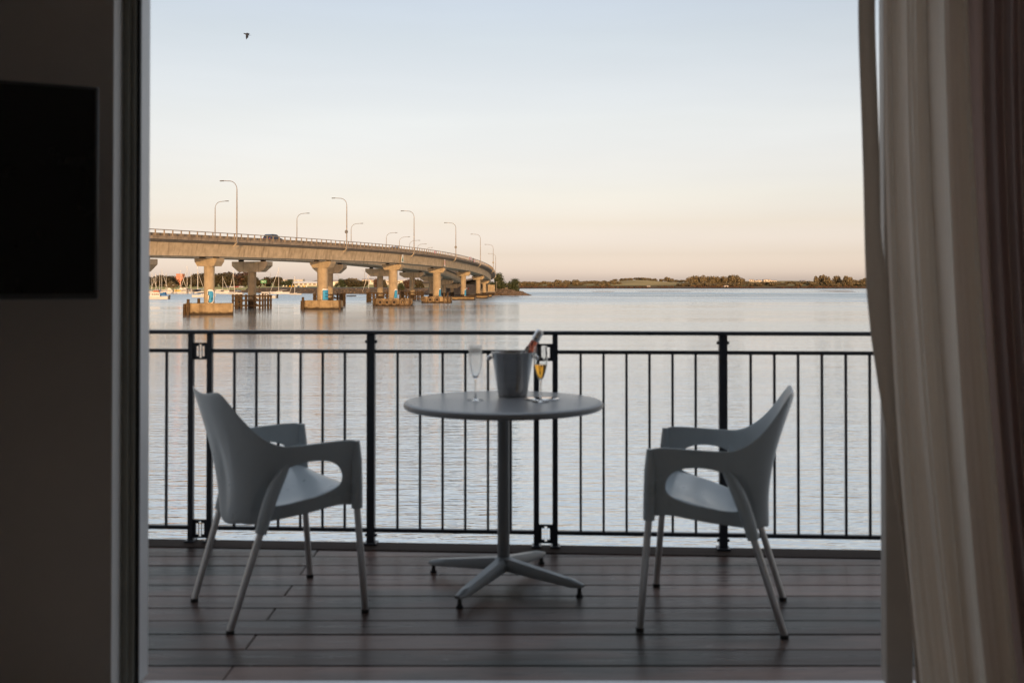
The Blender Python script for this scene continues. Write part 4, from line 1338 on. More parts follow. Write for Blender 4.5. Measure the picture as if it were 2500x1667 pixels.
LN = [(577, 1, False, 'tallest street lamp on the near bridge, the first from the left'), (846, 2, True, 'near bridge street lamp with a round sign, second from the left'),
      (1010.8, 3, False, 'third street lamp from the left along the near bridge parapet'), (1112.6, 4, True, 'near bridge street lamp with a round sign above the red board'),
      (1172.7, 5, False, 'near bridge street lamp where the parapet starts to curve away'), (1204, 6, True, 'slim near bridge lamp with a round sign at the far bend'),
      (1215.5, 7, False, 'far small street lamp rising at the very edge of the bridge bend')]
LH = [10.7, 10.6, 10.6, 10.6, 10.7, 10.7, 10.3]
smin = 90
for (u, k, disc, lab), H in zip(LN, LH):
    s0 = near_c.s_column(u, 4.9, smin, near_c.s_near(*NP[6][:2]) + (30 if k == 7 else 0))
    if k == 7: s0 = near_c.s_near(*NP[6][:2]) + 22
    if k == 6: s0 = min(s0, near_c.s_near(*NP[6][:2]) - 14)
    smin = s0 + 20
    p, a, r = near_c.at(s0)
    street_lamp(p + r * 4.92 + Vector((0, 0, 3.0)), math.atan2(r.y, r.x), H, 2.9, lab, 'street lamps of the near bridge', disc)

# ------------------------------------------------------------------ far bridge
fb = thing('road_bridge', (FP[2][0], FP[2][1], WATER), 'second concrete road bridge with wide pier caps, behind and shaded by the near one', 'bridge')
FB0 = fb.location.copy()
def fpart(mb, name, m, smooth=None, parent=None):
    o = mb.build(name, m, parent or fb, smooth)
    if parent is None: onto(o, fb, FB0)
    return o
for off in (-2.9, 2.9):
    fpart(sweep(far_c, [(off - 1.7, 0), (off + 1.7, 0), (off + 1.9, 2.1), (off - 1.9, 2.1)], 0, far_c.len, 4), 'box_girder', M['girder'], 30)
fpart(sweep(far_c, [(-4.9, 2.08), (4.9, 2.08), (5.6, 2.4), (5.6, 2.75), (-5.6, 2.75), (-5.6, 2.4)], 0, far_c.len, 4), 'deck_slab', M['kerb'], 30)
for off in (-5.5, 5.3):
    fpart(sweep(far_c, [(off, 2.75), (off + .2, 2.75), (off + .2, 3.5), (off, 3.5)], 0, far_c.len, 4), 'parapet_wall', M['kerb'], 30)
CLF = [9.2, 9.3, 9.0, 8.9, 8.7, 8.6, 8.4, 8.0]
for i, (x, y, z) in enumerate(FP):
    sN = far_c.s_near(x, y)
    p, a, r = far_c.at(sN)
    c = Vector((x, y, 0))
    top = z - .42
    z0 = top - (2.4 if i < 4 else 2.0)
    fpart(hammerhead(c, a, r, CLF[i], 2.4, z0, top, 1.75, 1.0), 'pier_cap', M['girder'])
    bb = MB()
    for k in (-2.9, 2.9):
        q = box_from(c + r * k, a, r, .9, .9, top - .01, z + .02); bb.add(q.v, q.f)
    fpart(bb, 'bearing', M['black_paint'])
    fpart(MB().lathe([(.95, WATER - .8), (.95, z0 + .02)], 36, (x, y, 0)), 'pier_shaft', M['pier'], 40)
    if i in (1, 2, 3, 4):
        # timber fender frame round the foot of the pier
        fy = math.atan2(a.x, a.y) * .4
        ca, sa = math.cos(-fy), math.sin(-fy)
        def wq(px, py): return (x + px * ca - py * sa, y + px * sa + py * ca)
        hw, hd = 3.55, 2.6
        topz = WATER + 3.1
        xs = [-hw, -hw * .72, -hw * .45, -hw * .1, hw * .45, hw * .8, hw]
        for py in (-hd, hd):
            for px in xs:
                q = wq(px, py)
                fpart(MB().tube([(q[0], q[1], WATER - .8), (q[0], q[1], topz + rng.uniform(-.15, .15))], .23, 8), 'fender_pile', M['timber'], 40)
            for zz in (WATER + .55, WATER + 1.75, WATER + 2.75):
                q0, q1 = wq(-hw - .2, py - .2 * (1 if py < 0 else -1)), wq(hw + .2, py - .2 * (1 if py < 0 else -1))
                fpart(MB().bar((q0[0], q0[1], zz), (q1[0], q1[1], zz), .20, .28), 'waling', M['timber'])
        for s in (-1, 1):
            for za, zb in ((WATER + .6, WATER + 1.8), (WATER + 1.8, WATER + 2.9)):
                q0, q1 = wq(s * hw * .75, -hd), wq(s * .9, -hd + .2)
                fpart(MB().bar((q0[0], q0[1] - .25, za), (q1[0], q1[1] - .25, zb), .18, .22), 'brace', M['timber'])
            for py in (-hd * .4, hd * .4):
                q = wq(s * hw, py)
                fpart(MB().tube([(q[0], q[1], WATER - .8), (q[0], q[1], topz)], .23, 8), 'fender_pile', M['timber'], 40)
LF = [(525, 492.7, 553, 'far bridge lamp showing just left of the tallest lamp'), (724.5, 522, 750, 'far bridge lamp reaching right above the dark blue car'), (857, 546.5, 881, 'far bridge lamp beside the second near bridge lamp'),
      (943, 569, 965, 'far bridge lamp left of the green triangle board'), (975, 579, 996, 'far bridge lamp above the green triangle board'), (999.4, 587.7, 1021, 'far bridge lamp whose pole stands behind the third near lamp'),
      (1019, 596.4, 1037, 'low far bridge lamp just right of the third near lamp'), (1042, 605, 1051, 'lowest far bridge lamp, its head barely above the parapet')]
for u, y, uh, lab in LF:
    s0 = far_c.s_column(u, -5.9, 60, 360)
    p, a, r = far_c.at(s0)
    q = p - r * 5.9 + Vector((0, 0, 2.6))
    H = max(4.5, high(y, q.y) - q.z)
    street_lamp(q, math.atan2(-r.y, -r.x), H, max(1.8, (uh - u) * q.y / F / max(.6, abs(r.x))), lab, 'street lamps of the far bridge', False, False)

# ------------------------------------------------------------------ traffic and small things on the near bridge
def make_car(name, loc, yaw, paint, label, cat='car', group=None, L=4.5, tall=1.62):
    t = thing(name, loc, label, cat, group, rz=yaw)      # local x is the driving direction
    k = tall / 1.62
    hl = L / 2
    body = [(-hl, .45), (-hl, .80 * k), (-hl + .08, .95 * k), (hl - 1.15, .98 * k), (hl - .15, .80 * k), (hl, .62), (hl, .32), (-hl + .05, .28)]
    cabin = [(-hl + .10, .94 * k), (-hl + .42, 1.50 * k), (-hl + .9, 1.60 * k), (hl - 2.1, 1.58 * k), (hl - 1.75, 1.50 * k), (hl - 1.05, .96 * k)]
    def pr(poly, w, nm, m, inset=0):
        n = len(poly)
        vs = [(x, -w + (inset * (z - .95) if z > .96 else 0), z) for x, z in poly] + [(x, w - (inset * (z - .95) if z > .96 else 0), z) for x, z in poly]
        return MB().add(vs, [tuple(range(n - 1, -1, -1)), tuple(range(n, 2 * n))] + [(i, (i + 1) % n, (i + 1) % n + n, i + n) for i in range(n)]).build(nm, m, t, 25)
    pr(body, .90, 'body', paint)
    pr(cabin, .84, 'cabin', paint, .18)
    win = [(-hl + .55, 1.02 * k), (-hl + .66, 1.44 * k), (-hl + 1.55, 1.47 * k), (-hl + 1.55, 1.02 * k)]
    win2 = [(-hl + 1.65, 1.02 * k), (-hl + 1.65, 1.47 * k), (hl - 1.98, 1.45 * k), (hl - 1.40, 1.02 * k)]
    for w in (win, win2):
        n = len(w)
        for s in (-1, 1):
            vs = [(x, s * (.846 - .18 * (z - .95)), z) for x, z in w]
            MB().add(vs, [tuple(range(n)) if s > 0 else tuple(range(n - 1, -1, -1))]).build('side_window', M['window'], t)
    for x0, x1, z0, z1, nm in ((hl - 1.09, hl - 1.72, 1.0 * k, 1.46 * k, 'windscreen'), (-hl + .115, -hl + .40, 1.0 * k, 1.44 * k, 'rear_window')):
        e = .012 if nm == 'windscreen' else -.012
        MB().add([(x0 + e, -.76, z0), (x0 + e, .76, z0), (x1 + e, .68, z1), (x1 + e, -.68, z1)], [(0, 1, 2, 3)]).build(nm, M['window'], t)
    for x in (-hl + .85, hl - .9):
        for s in (-1, 1):
            w = MB().tube([(x, s * .68, .34), (x, s * .915, .34)], .34, 18).build('wheel', M['rubber'], t, 40)
            MB().tube([(x, s * .90, .34), (x, s * .925, .34)], .20, 12).build('rim', M['galv'], w, 40)
    for s in (-1, 1):
        MB().box(hl - .02, hl + .02, s * .62 - .2, s * .62 + .2, .60, .74).build('headlight', M['white_paint'], t)
        MB().box(-hl - .02, -hl + .02, s * .70 - .14, s * .70 + .14, .66, .86).build('tail_light', M['red_paint'], t)
    return t
s0 = near_c.s_column(667, 1.2, 90, 300)
p, a, r = near_c.at(s0)
make_car('car', p + r * 1.2 + Vector((0, 0, 3.06)), math.atan2(a.y, a.x), M['car_blue'], 'dark blue car crossing the near bridge behind the parapet', tall=1.68)
s0 = near_c.s_column(962, -1.5, 150, 330)
p, a, r = near_c.at(s0)
make_car('car', p - r * 1.5 + Vector((0, 0, 3.06)), math.atan2(-a.y, -a.x), M['car_silver'], 'grey car roof just showing above the bridge parapet near the green board')
# red and white warning boards and a dark coat hung on the parapet
def hang(u, w, h, z, m, name, label, cat, stripes=False, skew=0):
    s0 = near_c.s_column(u, 4.7, 150, 420)
    p, a, r = near_c.at(s0)
    t = thing(name, p + r * 4.74 + Vector((0, 0, z)), label, cat, rz=math.atan2(a.y, a.x))
    n = 6 if stripes else 1
    for k in range(n):
        x0, x1 = lerp(-w / 2, w / 2, k / n), lerp(-w / 2, w / 2, (k + 1) / n)
        mm = m if (k % 2 == 0) else M['white_paint']
        vs = [(x0, -.05, 0), (x1, -.05, 0), (x1 + skew, -.05, h), (x0 + skew, -.05, h), (x0, .03, 0), (x1, .03, 0), (x1 + skew, .03, h), (x0 + skew, .03, h)]
        MB().add(vs, [(3, 2, 1, 0), (4, 5, 6, 7), (0, 1, 5, 4), (1, 2, 6, 5), (2, 3, 7, 6), (3, 0, 4, 7)]).build('stripe' if stripes else 'cloth', mm, t)
hang(1063, 2.4, .7, 3.3, M['red_paint'], 'warning_board', 'small red and white board on the parapet above the red bar sign', 'board', True)
hang(1149, 5.0, 1.0, 3.35, M['red_paint'], 'warning_board', 'long red and white striped board left of the dark coat', 'board', True)
hang(1154, 1.6, 1.5, 2.75, M['dark_canvas'], 'coat', 'dark coat hung over the bridge parapet', 'coat', False, 1.1)
hang(1158, 2.8, .9, 2.9, M['red_paint'], 'warning_board', 'red and white striped board right of the dark coat', 'board', True)

# ------------------------------------------------------------------ flying bird
bd = thing('bird', sight(601, 60) + Vector((0, 0, high(83, 60))), 'small black bird flying high at the upper left of the sky', 'bird', rz=R(15))
MB().lathe([(0, -.17), (.02, -.15), (.045, -.07), (.055, .02), (.04, .10), (.028, .14), (.03, .17), (.012, .205), (0, .21)], 14).xf(Matrix.Rotation(R(-90), 4, 'Y') @ Matrix.Rotation(R(0), 4, 'X')).build('body', M['bird'], bd, 60)
MB().add([(-.06, -.02, .02), (.08, -.02, .02), (.12, -.22, -.10), (.03, -.42, -.24), (-.04, -.20, -.10)], [(0, 1, 2, 3, 4)]).build('wing', M['bird'], bd)
MB().add([(-.06, .02, .02), (.08, .02, .02), (.16, .20, .06), (.10, .42, .02), (-.02, .22, .06)], [(0, 1, 2, 3, 4)]).build('wing', M['bird'], bd)
for o in list(bd.children):
    if o.name.startswith('wing'):
        o.modifiers.new('thickness', 'SOLIDIFY').thickness = .012
MB().add([(.13, -.015, 0), (.13, .015, 0), (.24, .06, .02), (.24, -.06, .02)], [(0, 1, 2, 3)]).build('tail', M['bird'], bd)
bd.rotation_euler = (R(25), R(14), R(20))

# ================================================================== shores: rocks, trees, houses, boats
def rough_rock(rg, s):
    bm = bmesh.new()
    bmesh.ops.create_icosphere(bm, subdivisions=1, radius=1)
    for v in bm.verts:
        v.co *= rg.uniform(.7, 1.2)
        v.co.x *= s[0]; v.co.y *= s[1]; v.co.z *= s[2]
    me = [tuple(v.co) for v in bm.verts], [tuple(q.index for q in f.verts) for f in bm.faces]
    bm.free()
    return me
rg = random.Random(21)
protos = [rough_rock(rg, (rg.uniform(.6, 1.0), rg.uniform(.5, .9), rg.uniform(.4, .7))) for _ in range(12)]
def scatter(name, pts, label, m='rock'):
    mb = MB()
    for (x, y, z, s) in pts:
        v, f = rg.choice(protos)
        w = rg.uniform(0, 6.28); c, q = math.cos(w) * s, math.sin(w) * s
        mb.add([(x + a * c - b * q, y + a * q + b * c, z + h * s) for a, b, h in v], f)
    o = mb.build(name, M[m])
    return tag(o, label, 'rocks', kind='stuff')
# the causeway the bridges land on: from the far bridge foot round to a rocky point on the right
POINT = [(-56, 560), (-50, 540), (-42, 522), (-30, 512), (-14, 508), (-4, 500), (4, 498), (9, 503), (10, 512), (4, 530), (-8, 560), (-30, 610), (-120, 700), (-200, 760), (-190, 700), (-110, 610)]
def point_base():
    n = len(POINT)
    cx, cy = -40, 570
    vs, fs = [], []
    rings = [(1.0, WATER - .5), (.965, WATER + 1.6), (.94, WATER + 3.3), (.5, WATER + 3.8)]
    P = []
    for i in range(n):
        a, b = Vector(POINT[i]), Vector(POINT[(i + 1) % n])
        for k in range(6): P.append(a.lerp(b, k / 6))
    m = len(P)
    for s, z in rings:
        for p in P:
            d = Vector((cx, cy)) - p
            q = p + d.normalized() * min(d.length, (1 - s) * 110)
            lo = 1 if q.x < -1 else max(.25, 1 - (q.x + 1) / 14)
            vs.append((q.x, q.y, WATER - .5 + (z - WATER + .5) * lo + (.15 * wob(q.x, q.y, 7) if z > WATER else 0)))
    for r in range(len(rings) - 1):
        for i in range(m):
            fs.append((r * m + i, r * m + (i + 1) % m, (r + 1) * m + (i + 1) % m, (r + 1) * m + i))
    fs.append(tuple(range((len(rings) - 1) * m, len(rings) * m)))
    return vs, fs, P
vs, fs, P = point_base()
tag(MB().add(vs, fs).build('causeway', mat('causeway_earth', (.05, .038, .028), (.10, .075, .05), scale=.3, rough=.95, coord='World')), kind='structure')
pts = []
m = len(P)
for i in range(m):
    p, q = P[i], P[(i + 1) % m]
    if p.y > 640: continue
    for k in range(26):
        t = rg.random(); s = rg.random()
        b = p.lerp(q, t)
        d = Vector((-40, 570)) - b
        b = b + d.normalized() * s * 7.0
        lo = 1 if b.x < -1 else max(.25, 1 - (b.x + 1) / 14)
        z = WATER - .1 + s * 3.3 * lo
        pts.append((b.x, b.y, z, rg.uniform(.45, 1.05)))
scatter('rock_revetment', pts, 'dark rock armour covering the banks of the causeway')
# retaining wall and graffiti-covered abutment under the bridges
ab = thing('bridge_abutment', (-17, 497, WATER), 'dark concrete abutment with graffiti under the end of the near bridge', 'abutment')
B0 = Vector((-17, 497, WATER))
MB().box(-14, 6.2, 4, 10, .5, 5.6).build('wall', M['abutment'], ab)
MB().box(5.0, 8.4, -4, 4, .8, 5.4).build('wing_wall', M['pier'], ab)
MB().box(-14.3, 8.8, -4.4, -3.9, 1.6, 2.3).build('walkway_edge', M['abutment'], ab)
gr = [M['red_paint'], M['white_paint'], M['red_paint'], M['cream_paint'], M['white_paint'], M['red_paint']]
for k in range(6):
    x = -8.8 + k * .75
    n = 7
    poly = [(x + .42 * math.cos(6.28 * j / n) * rg.uniform(.7, 1.2), 3.95, 3.6 + .62 * math.sin(6.28 * j / n) * rg.uniform(.7, 1.2)) for j in range(n)]
    MB().add(poly, [tuple(range(n))]).build('graffiti_letter', gr[k], ab)
for k in range(4):
    x = -.6 + k * .7
    MB().bar((x, 3.93, 2.7), (x + .35, 3.93, 3.6), .18, .02, up=(0, 1, 0)).build('graffiti_stroke', M['cream_paint'], ab)

# ------------------------------------------------------------------ trees
def crown_mesh(name, seed, n, leaf, lumps=9, flat=.8, m=None):
    """leaf faces through a lumpy crown of unit radius standing on z = 0 .. about 1.6"""
    g = random.Random(seed)
    L = []
    for k in range(lumps):
        a = g.uniform(0, 6.28); r = g.uniform(.15, .68)
        z = g.uniform(.25, 1.25) * flat
        L.append((Vector((r * math.cos(a), r * math.sin(a), z)), g.uniform(.28, .46)))
    L.append((Vector((0, 0, .85 * flat)), .55))
    vs, fs = [], []
    for k in range(n):
        c, rr = g.choice(L)
        d = Vector((g.gauss(0, 1), g.gauss(0, 1), g.gauss(0, 1))).normalized()
        p = c + Vector((d.x, d.y, d.z * .8)) * rr * (g.random() ** .35)
        nn = (d + Vector((g.gauss(0, .6), g.gauss(0, .6), g.gauss(0, .6)))).normalized()
        a = nn.orthogonal().normalized(); b = nn.cross(a)
        w = g.uniform(0, 6.28); a, b = a * math.cos(w) + b * math.sin(w), b * math.cos(w) - a * math.sin(w)
        s = leaf * g.uniform(.6, 1.3)
        o = len(vs)
        for i, j in ((-1, -.5), (0, -.75), (1, -.2), (.6, .7), (-.5, .6)):
            vs.append(p + a * i * s + b * j * s)
        fs.append((o, o + 1, o + 2, o + 3, o + 4))
    me = bpy.data.meshes.new(name)
    me.from_pydata([tuple(v) for v in vs], [], fs)
    me.materials.append(M[m])
    zs = sorted(v.z for v in vs); xs = sorted(v.x for v in vs)
    me['top'] = zs[int(len(zs) * .995)]; me['wide'] = xs[int(len(xs) * .985)] - xs[int(len(xs) * .015)]
    return me
def trunk_mesh(seed):
    g = random.Random(seed)
    mb = MB().tube([(0, 0, -.1), (.01, .01, .25), (.02, -.01, .6), (0, .02, 1.0)], [.075, .06, .045, .015], 8)
    for k in range(5):
        a = k * 1.3 + g.uniform(-.3, .3)
        z = g.uniform(.2, .5)
        mb.tube([(0, 0, z), (.25 * math.cos(a), .25 * math.sin(a), z + .25), (.5 * math.cos(a), .5 * math.sin(a), z + .5)], [.035, .022, .008], 6)
    me = mb.mesh('trunk', 60); me.materials.append(M['bark'])
    return me
CR = {('leaf_green', k): crown_mesh('crown', 40 + k, 2600, .050, 12, .85, 'leaf_green') for k in range(2)}
CR.update({('leaf_dark', k): crown_mesh('crown', 50 + k, 1300, .075, 9, .72, 'leaf_dark') for k in range(3)})
CR.update({('leaf_far', k): crown_mesh('crown', 60 + k, 700, .095, 8, .72, 'leaf_far') for k in range(4)})
CR.update({('leaf_red', k): crown_mesh('crown', 70 + k, 1500, .065, 10, .75, 'leaf_red') for k in range(2)})
TR = [trunk_mesh(80 + k) for k in range(3)]
tn = [0]
def tree(x, y, z, w, h, kind, label, group=None, name='tree'):
    """w crown width, h full height in metres"""
    t = thing(name, (x, y, z), label, 'tree', group, rz=rg.uniform(0, 6.28))
    tn[0] += 1
    opts = [k for (q, k) in CR if q == kind]
    c = link('crown', CR[(kind, opts[tn[0] % len(opts)])], t)
    k = TR[tn[0] % 3]
    tr = link('trunk', k, t)
    ms = c.data
    zt_ = ms['top']; wd = ms['wide']
    c.scale = (w / wd, w / wd, h * .96 / zt_)
    c.location = (0, 0, h * .04)
    tr.scale = (w / 2.2, w / 2.2, h * .75)
    return t
# the rocky point
def nth(k):
    k += 1
    return '%d%s' % (k, 'th' if 10 < k % 100 < 14 else {1: 'st', 2: 'nd', 3: 'rd'}.get(k % 10, 'th'))
def at_row(u, ytop, d, z, w, kind, label, group=None, name='tree'):
    p = sight(u, d)
    return tree(p.x, p.y, z, w * d / F, high(ytop, d) - z, kind, label, group, name)
at_row(1221, 667, 512, WATER + 2.2, 27, 'leaf_green', 'tall green tree at the foot of the bridge bend')
at_row(1203, 688, 520, WATER + 2.2, 18, 'leaf_green', 'low green tree tucked under the end of the bridge')
at_row(1252.5, 680.5, 506, WATER + 1.6, 27, 'leaf_green', 'round green bush near the tip of the rocky point', name='bush')
at_row(978, 690, 570, WATER + 2.4, 20, 'leaf_green', 'bright green tree seen between two bridge piers')
at_row(996, 683, 575, WATER + 2.4, 28, 'leaf_red', 'reddish brown tree behind the bridge piers')
at_row(1022, 682, 575, WATER + 2.4, 24, 'leaf_dark', 'dark tree left of the stairway under the bridges')
at_row(917, 681, 700, WATER + 1.4, 17, 'leaf_red', 'dark round tree beside the moored yacht under the bridge')
at_row(940, 683, 700, WATER + 1.4, 14, 'leaf_dark', 'dark tree half hidden by the third near pier')
post = thing('lamp_post', sight(1212, 503) + Vector((0, 0, WATER + 1.8)), 'slim pale post on the rocky point beside the green tree', 'post')
MB().tube([(0, 0, 0), (0, 0, 5.2)], .10, 8).build('pole', M['galv'], post, 60)
MB().box(-.1, .45, -.12, .12, 5.05, 5.2).build('lamp_head', M['lamp'], post)
wf_ = thing('point_fence', sight(1220, 504) + Vector((0, 0, WATER + 2.2)), 'low rail fence along the top of the rocky point', 'fence')
for k in range(8):
    MB().box(-5.5 + k * 1.8, -5.4 + k * 1.8, -.05, .05, -.2, 1.0).build('fence_post', M['timber'], wf_)
MB().box(-5.6, 7.3, -.04, .04, .85, 1.0).build('fence_rail', M['timber'], wf_)
hut = thing('pump_hut', sight(1236, 508) + Vector((0, 0, WATER + 1.8)), 'small concrete hut between the two green trees of the point', 'hut')
MB().box(-.7, .7, -.7, .7, -.2, 1.9).build('wall', M['abutment'], hut)
MB().box(-.85, .85, -.85, .85, 1.9, 2.05).build('roof', M['pier'], hut)

# left shore: big spreading evergreens behind the marina
LS = [(380, 676, 34, 870, 'leaf_dark', 'dark tree at the left edge behind the marina masts'), (402, 672, 36, 880, 'leaf_dark', 'broad dark tree left of the terracotta building'), (424, 674, 26, 900, 'leaf_dark', 'dark tree just in front of the terracotta building'),
      (416, 687, 22, 850, 'leaf_far', 'low olive tree below the terracotta building'), (459, 675, 30, 890, 'leaf_dark', 'dark tree right of the terracotta building'), (483, 668, 34, 880, 'leaf_dark', 'tall dark tree just left of the first near pier'),
      (505, 670, 26, 890, 'leaf_dark', 'dark tree behind the shaft of the first near pier'), (531, 667.5, 30, 880, 'leaf_dark', 'open crowned tree just right of the first near pier'), (560, 667, 36, 880, 'leaf_dark', 'large dark tree left of the first far pier'),
      (583, 664, 42, 890, 'leaf_red', 'largest spreading tree behind the first far pier cap'), (605, 672, 26, 890, 'leaf_dark', 'dark tree behind the first far pier shaft'), (628, 677, 22, 890, 'leaf_dark', 'small dark tree left of the green road sign'),
      (655, 677, 30, 900, 'leaf_dark', 'dark tree behind the green road sign'), (675, 676, 28, 900, 'leaf_dark', 'dark tree behind the tall yacht mast'), (704, 682, 27, 880, 'leaf_green', 'green tree in front of the long pale warehouse'),
      (830, 681, 20, 880, 'leaf_green', 'dark green tree right of the second pier'), (848, 682, 24, 890, 'leaf_dark', 'dark tree behind the small dinghies'), (868, 684, 26, 890, 'leaf_dark', 'dark clipped tree left of the third far pier'), (888, 685, 20, 900, 'leaf_dark', 'dark tree behind the forestay of the yacht under the bridge')]
for u, yt, w, d, kind, lab in LS:
    p = sight(u, d)
    tree(p.x, p.y, left_z(p.x, p.y) - .3, w * d / F * 1.15, high(yt, d) - left_z(p.x, p.y) + .3, kind, lab, 'trees along the left shore')
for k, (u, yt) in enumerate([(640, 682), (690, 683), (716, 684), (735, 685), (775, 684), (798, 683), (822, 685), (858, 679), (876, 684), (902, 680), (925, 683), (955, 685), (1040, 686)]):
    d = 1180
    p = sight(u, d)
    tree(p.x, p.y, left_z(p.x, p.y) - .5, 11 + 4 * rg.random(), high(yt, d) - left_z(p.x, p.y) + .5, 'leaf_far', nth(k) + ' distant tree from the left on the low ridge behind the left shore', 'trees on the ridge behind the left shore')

# far shore across the water
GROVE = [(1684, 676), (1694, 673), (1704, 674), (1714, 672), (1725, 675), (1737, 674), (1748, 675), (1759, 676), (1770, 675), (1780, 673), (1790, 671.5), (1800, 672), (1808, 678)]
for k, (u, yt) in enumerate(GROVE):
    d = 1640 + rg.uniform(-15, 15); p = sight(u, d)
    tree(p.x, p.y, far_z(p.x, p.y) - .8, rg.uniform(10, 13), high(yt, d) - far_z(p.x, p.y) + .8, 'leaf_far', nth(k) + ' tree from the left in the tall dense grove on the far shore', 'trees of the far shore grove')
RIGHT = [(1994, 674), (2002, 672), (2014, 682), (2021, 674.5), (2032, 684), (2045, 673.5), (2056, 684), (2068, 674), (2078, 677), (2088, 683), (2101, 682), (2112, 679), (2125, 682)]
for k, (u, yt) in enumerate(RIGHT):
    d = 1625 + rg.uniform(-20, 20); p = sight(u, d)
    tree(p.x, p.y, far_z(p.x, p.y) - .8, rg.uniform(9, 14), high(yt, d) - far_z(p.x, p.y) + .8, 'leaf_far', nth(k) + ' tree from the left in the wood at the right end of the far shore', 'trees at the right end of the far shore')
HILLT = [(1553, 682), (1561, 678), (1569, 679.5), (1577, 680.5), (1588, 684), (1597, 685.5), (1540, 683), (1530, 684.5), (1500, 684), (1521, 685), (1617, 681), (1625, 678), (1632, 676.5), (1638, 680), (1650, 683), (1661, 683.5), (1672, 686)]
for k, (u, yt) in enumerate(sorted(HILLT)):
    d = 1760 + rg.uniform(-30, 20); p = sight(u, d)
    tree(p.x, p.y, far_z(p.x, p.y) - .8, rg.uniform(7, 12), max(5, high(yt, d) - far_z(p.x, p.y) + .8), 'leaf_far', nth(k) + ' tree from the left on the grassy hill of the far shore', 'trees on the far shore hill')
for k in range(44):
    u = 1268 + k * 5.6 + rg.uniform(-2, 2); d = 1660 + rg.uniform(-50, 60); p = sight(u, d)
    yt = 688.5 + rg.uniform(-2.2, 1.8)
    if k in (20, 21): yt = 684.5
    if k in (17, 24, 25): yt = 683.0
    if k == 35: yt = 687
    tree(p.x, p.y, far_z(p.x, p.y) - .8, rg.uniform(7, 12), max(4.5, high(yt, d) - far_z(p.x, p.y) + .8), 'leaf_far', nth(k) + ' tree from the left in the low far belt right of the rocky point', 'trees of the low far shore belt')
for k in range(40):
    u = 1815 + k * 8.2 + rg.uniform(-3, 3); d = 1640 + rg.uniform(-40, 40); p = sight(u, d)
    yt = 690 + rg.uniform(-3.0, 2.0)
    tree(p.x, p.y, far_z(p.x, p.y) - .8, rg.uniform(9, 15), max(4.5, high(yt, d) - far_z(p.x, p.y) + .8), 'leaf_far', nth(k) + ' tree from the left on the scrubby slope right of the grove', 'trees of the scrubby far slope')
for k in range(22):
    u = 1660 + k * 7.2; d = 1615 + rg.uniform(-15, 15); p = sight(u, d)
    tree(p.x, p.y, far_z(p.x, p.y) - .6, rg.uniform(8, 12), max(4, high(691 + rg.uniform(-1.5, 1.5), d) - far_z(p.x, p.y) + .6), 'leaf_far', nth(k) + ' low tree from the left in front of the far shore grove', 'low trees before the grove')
# low scrub along the far waterline, too fine to count
sg = MB()
for k in range(5200):
    x = rg.uniform(-500, 1250); d = 1500 + 10 * wob(x, 1510, 90) + rg.uniform(14, 62) * (1 + .3 * math.sin(x / 37))
    z = far_z(x, d); s = rg.uniform(.6, 1.5)
    if math.sin(x / 23) + math.sin(x / 9.1) < -.6: continue
    o = len(sg.v)
    a = rg.uniform(0, 3.14); c, q = math.cos(a) * s, math.sin(a) * s
    sg.add([(x - c, d - q, z - .3), (x + c, d + q, z - .3), (x + c * .6, d + q * .6, z + s * 1.2), (x - c * .4, d - q * .4, z + s * 1.4)], [(0, 1, 2, 3)])
tag(sg.build('shore_scrub', M['leaf_red']), 'low brown scrub along the far shoreline', 'scrub', kind='stuff')

# ------------------------------------------------------------------ houses
def house(loc, rz, L, W, H, rh, wall, roof, label, name='house', group=None, wins=3):
    t = thing(name, loc, label, 'house' if name == 'house' else 'building', group, rz=rz)
    MB().box(-L / 2, L / 2, -W / 2, W / 2, -1.5, H).build('wall', wall, t)
    e = .5
    vs = [(-L / 2 - e, -W / 2 - e, H + .01), (L / 2 + e, -W / 2 - e, H + .01), (L / 2 + e, W / 2 + e, H + .01), (-L / 2 - e, W / 2 + e, H + .01), (-L / 2 - e, 0, H + rh), (L / 2 + e, 0, H + rh)]
    MB().add(vs, [(3, 2, 1, 0), (0, 1, 5, 4), (2, 3, 4, 5), (1, 2, 5), (3, 0, 4)]).build('roof', roof, t)
    for k in range(wins):
        x = -L / 2 + (k + .5) * L / wins
        w = min(1.4, L / wins * .3)
        MB().box(x - w, x + w, -W / 2 - .06, -W / 2 + .02, H * .35, H * .78).build('window', M['window'], t)
    return t
FH = [(1835, 681.5, 7.5, 'leftmost pale house on the crest right of the far grove'), (1845, 684, 6, 'small pale house beside the leftmost crest house'), (1853, 682.5, 6.5, 'pale house third from the left on the crest'), (1871, 681.5, 12, 'widest pale house in the middle of the crest row'), (1881, 683.5, 7, 'pale house just right of the widest crest house'), (1890, 683.8, 7, 'rightmost pale house of the crest row'), (1960, 684, 9, 'lone pale house left of the tall trees at the right')]
for u, yt, L, lab in FH:
    d = 1720; p = sight(u, d)
    z = high(yt, d) - 4.3
    house(p + Vector((0, 0, z)), rg.uniform(-.3, .3), L, 7, 3.0, 1.3, M['pale_wall'], M['roof'], lab, group='houses on the far shore crest', wins=2)
p = sight(1772.5, 1545); house(p + Vector((0, 0, far_z(p.x, p.y))), .1, 6.0, 5, 1.9, .5, M['pale_wall'], M['pale_wall'], 'white boat shed at the far waterline below the grove', 'boat_shed', wins=1)
p = sight(1583, 1600); house(p + Vector((0, 0, far_z(p.x, p.y))), .2, 5, 4, 1.0, .6, M['pale_wall'], M['roof'], 'tiny pale shed at the foot of the grassy hill', 'shed', wins=1)
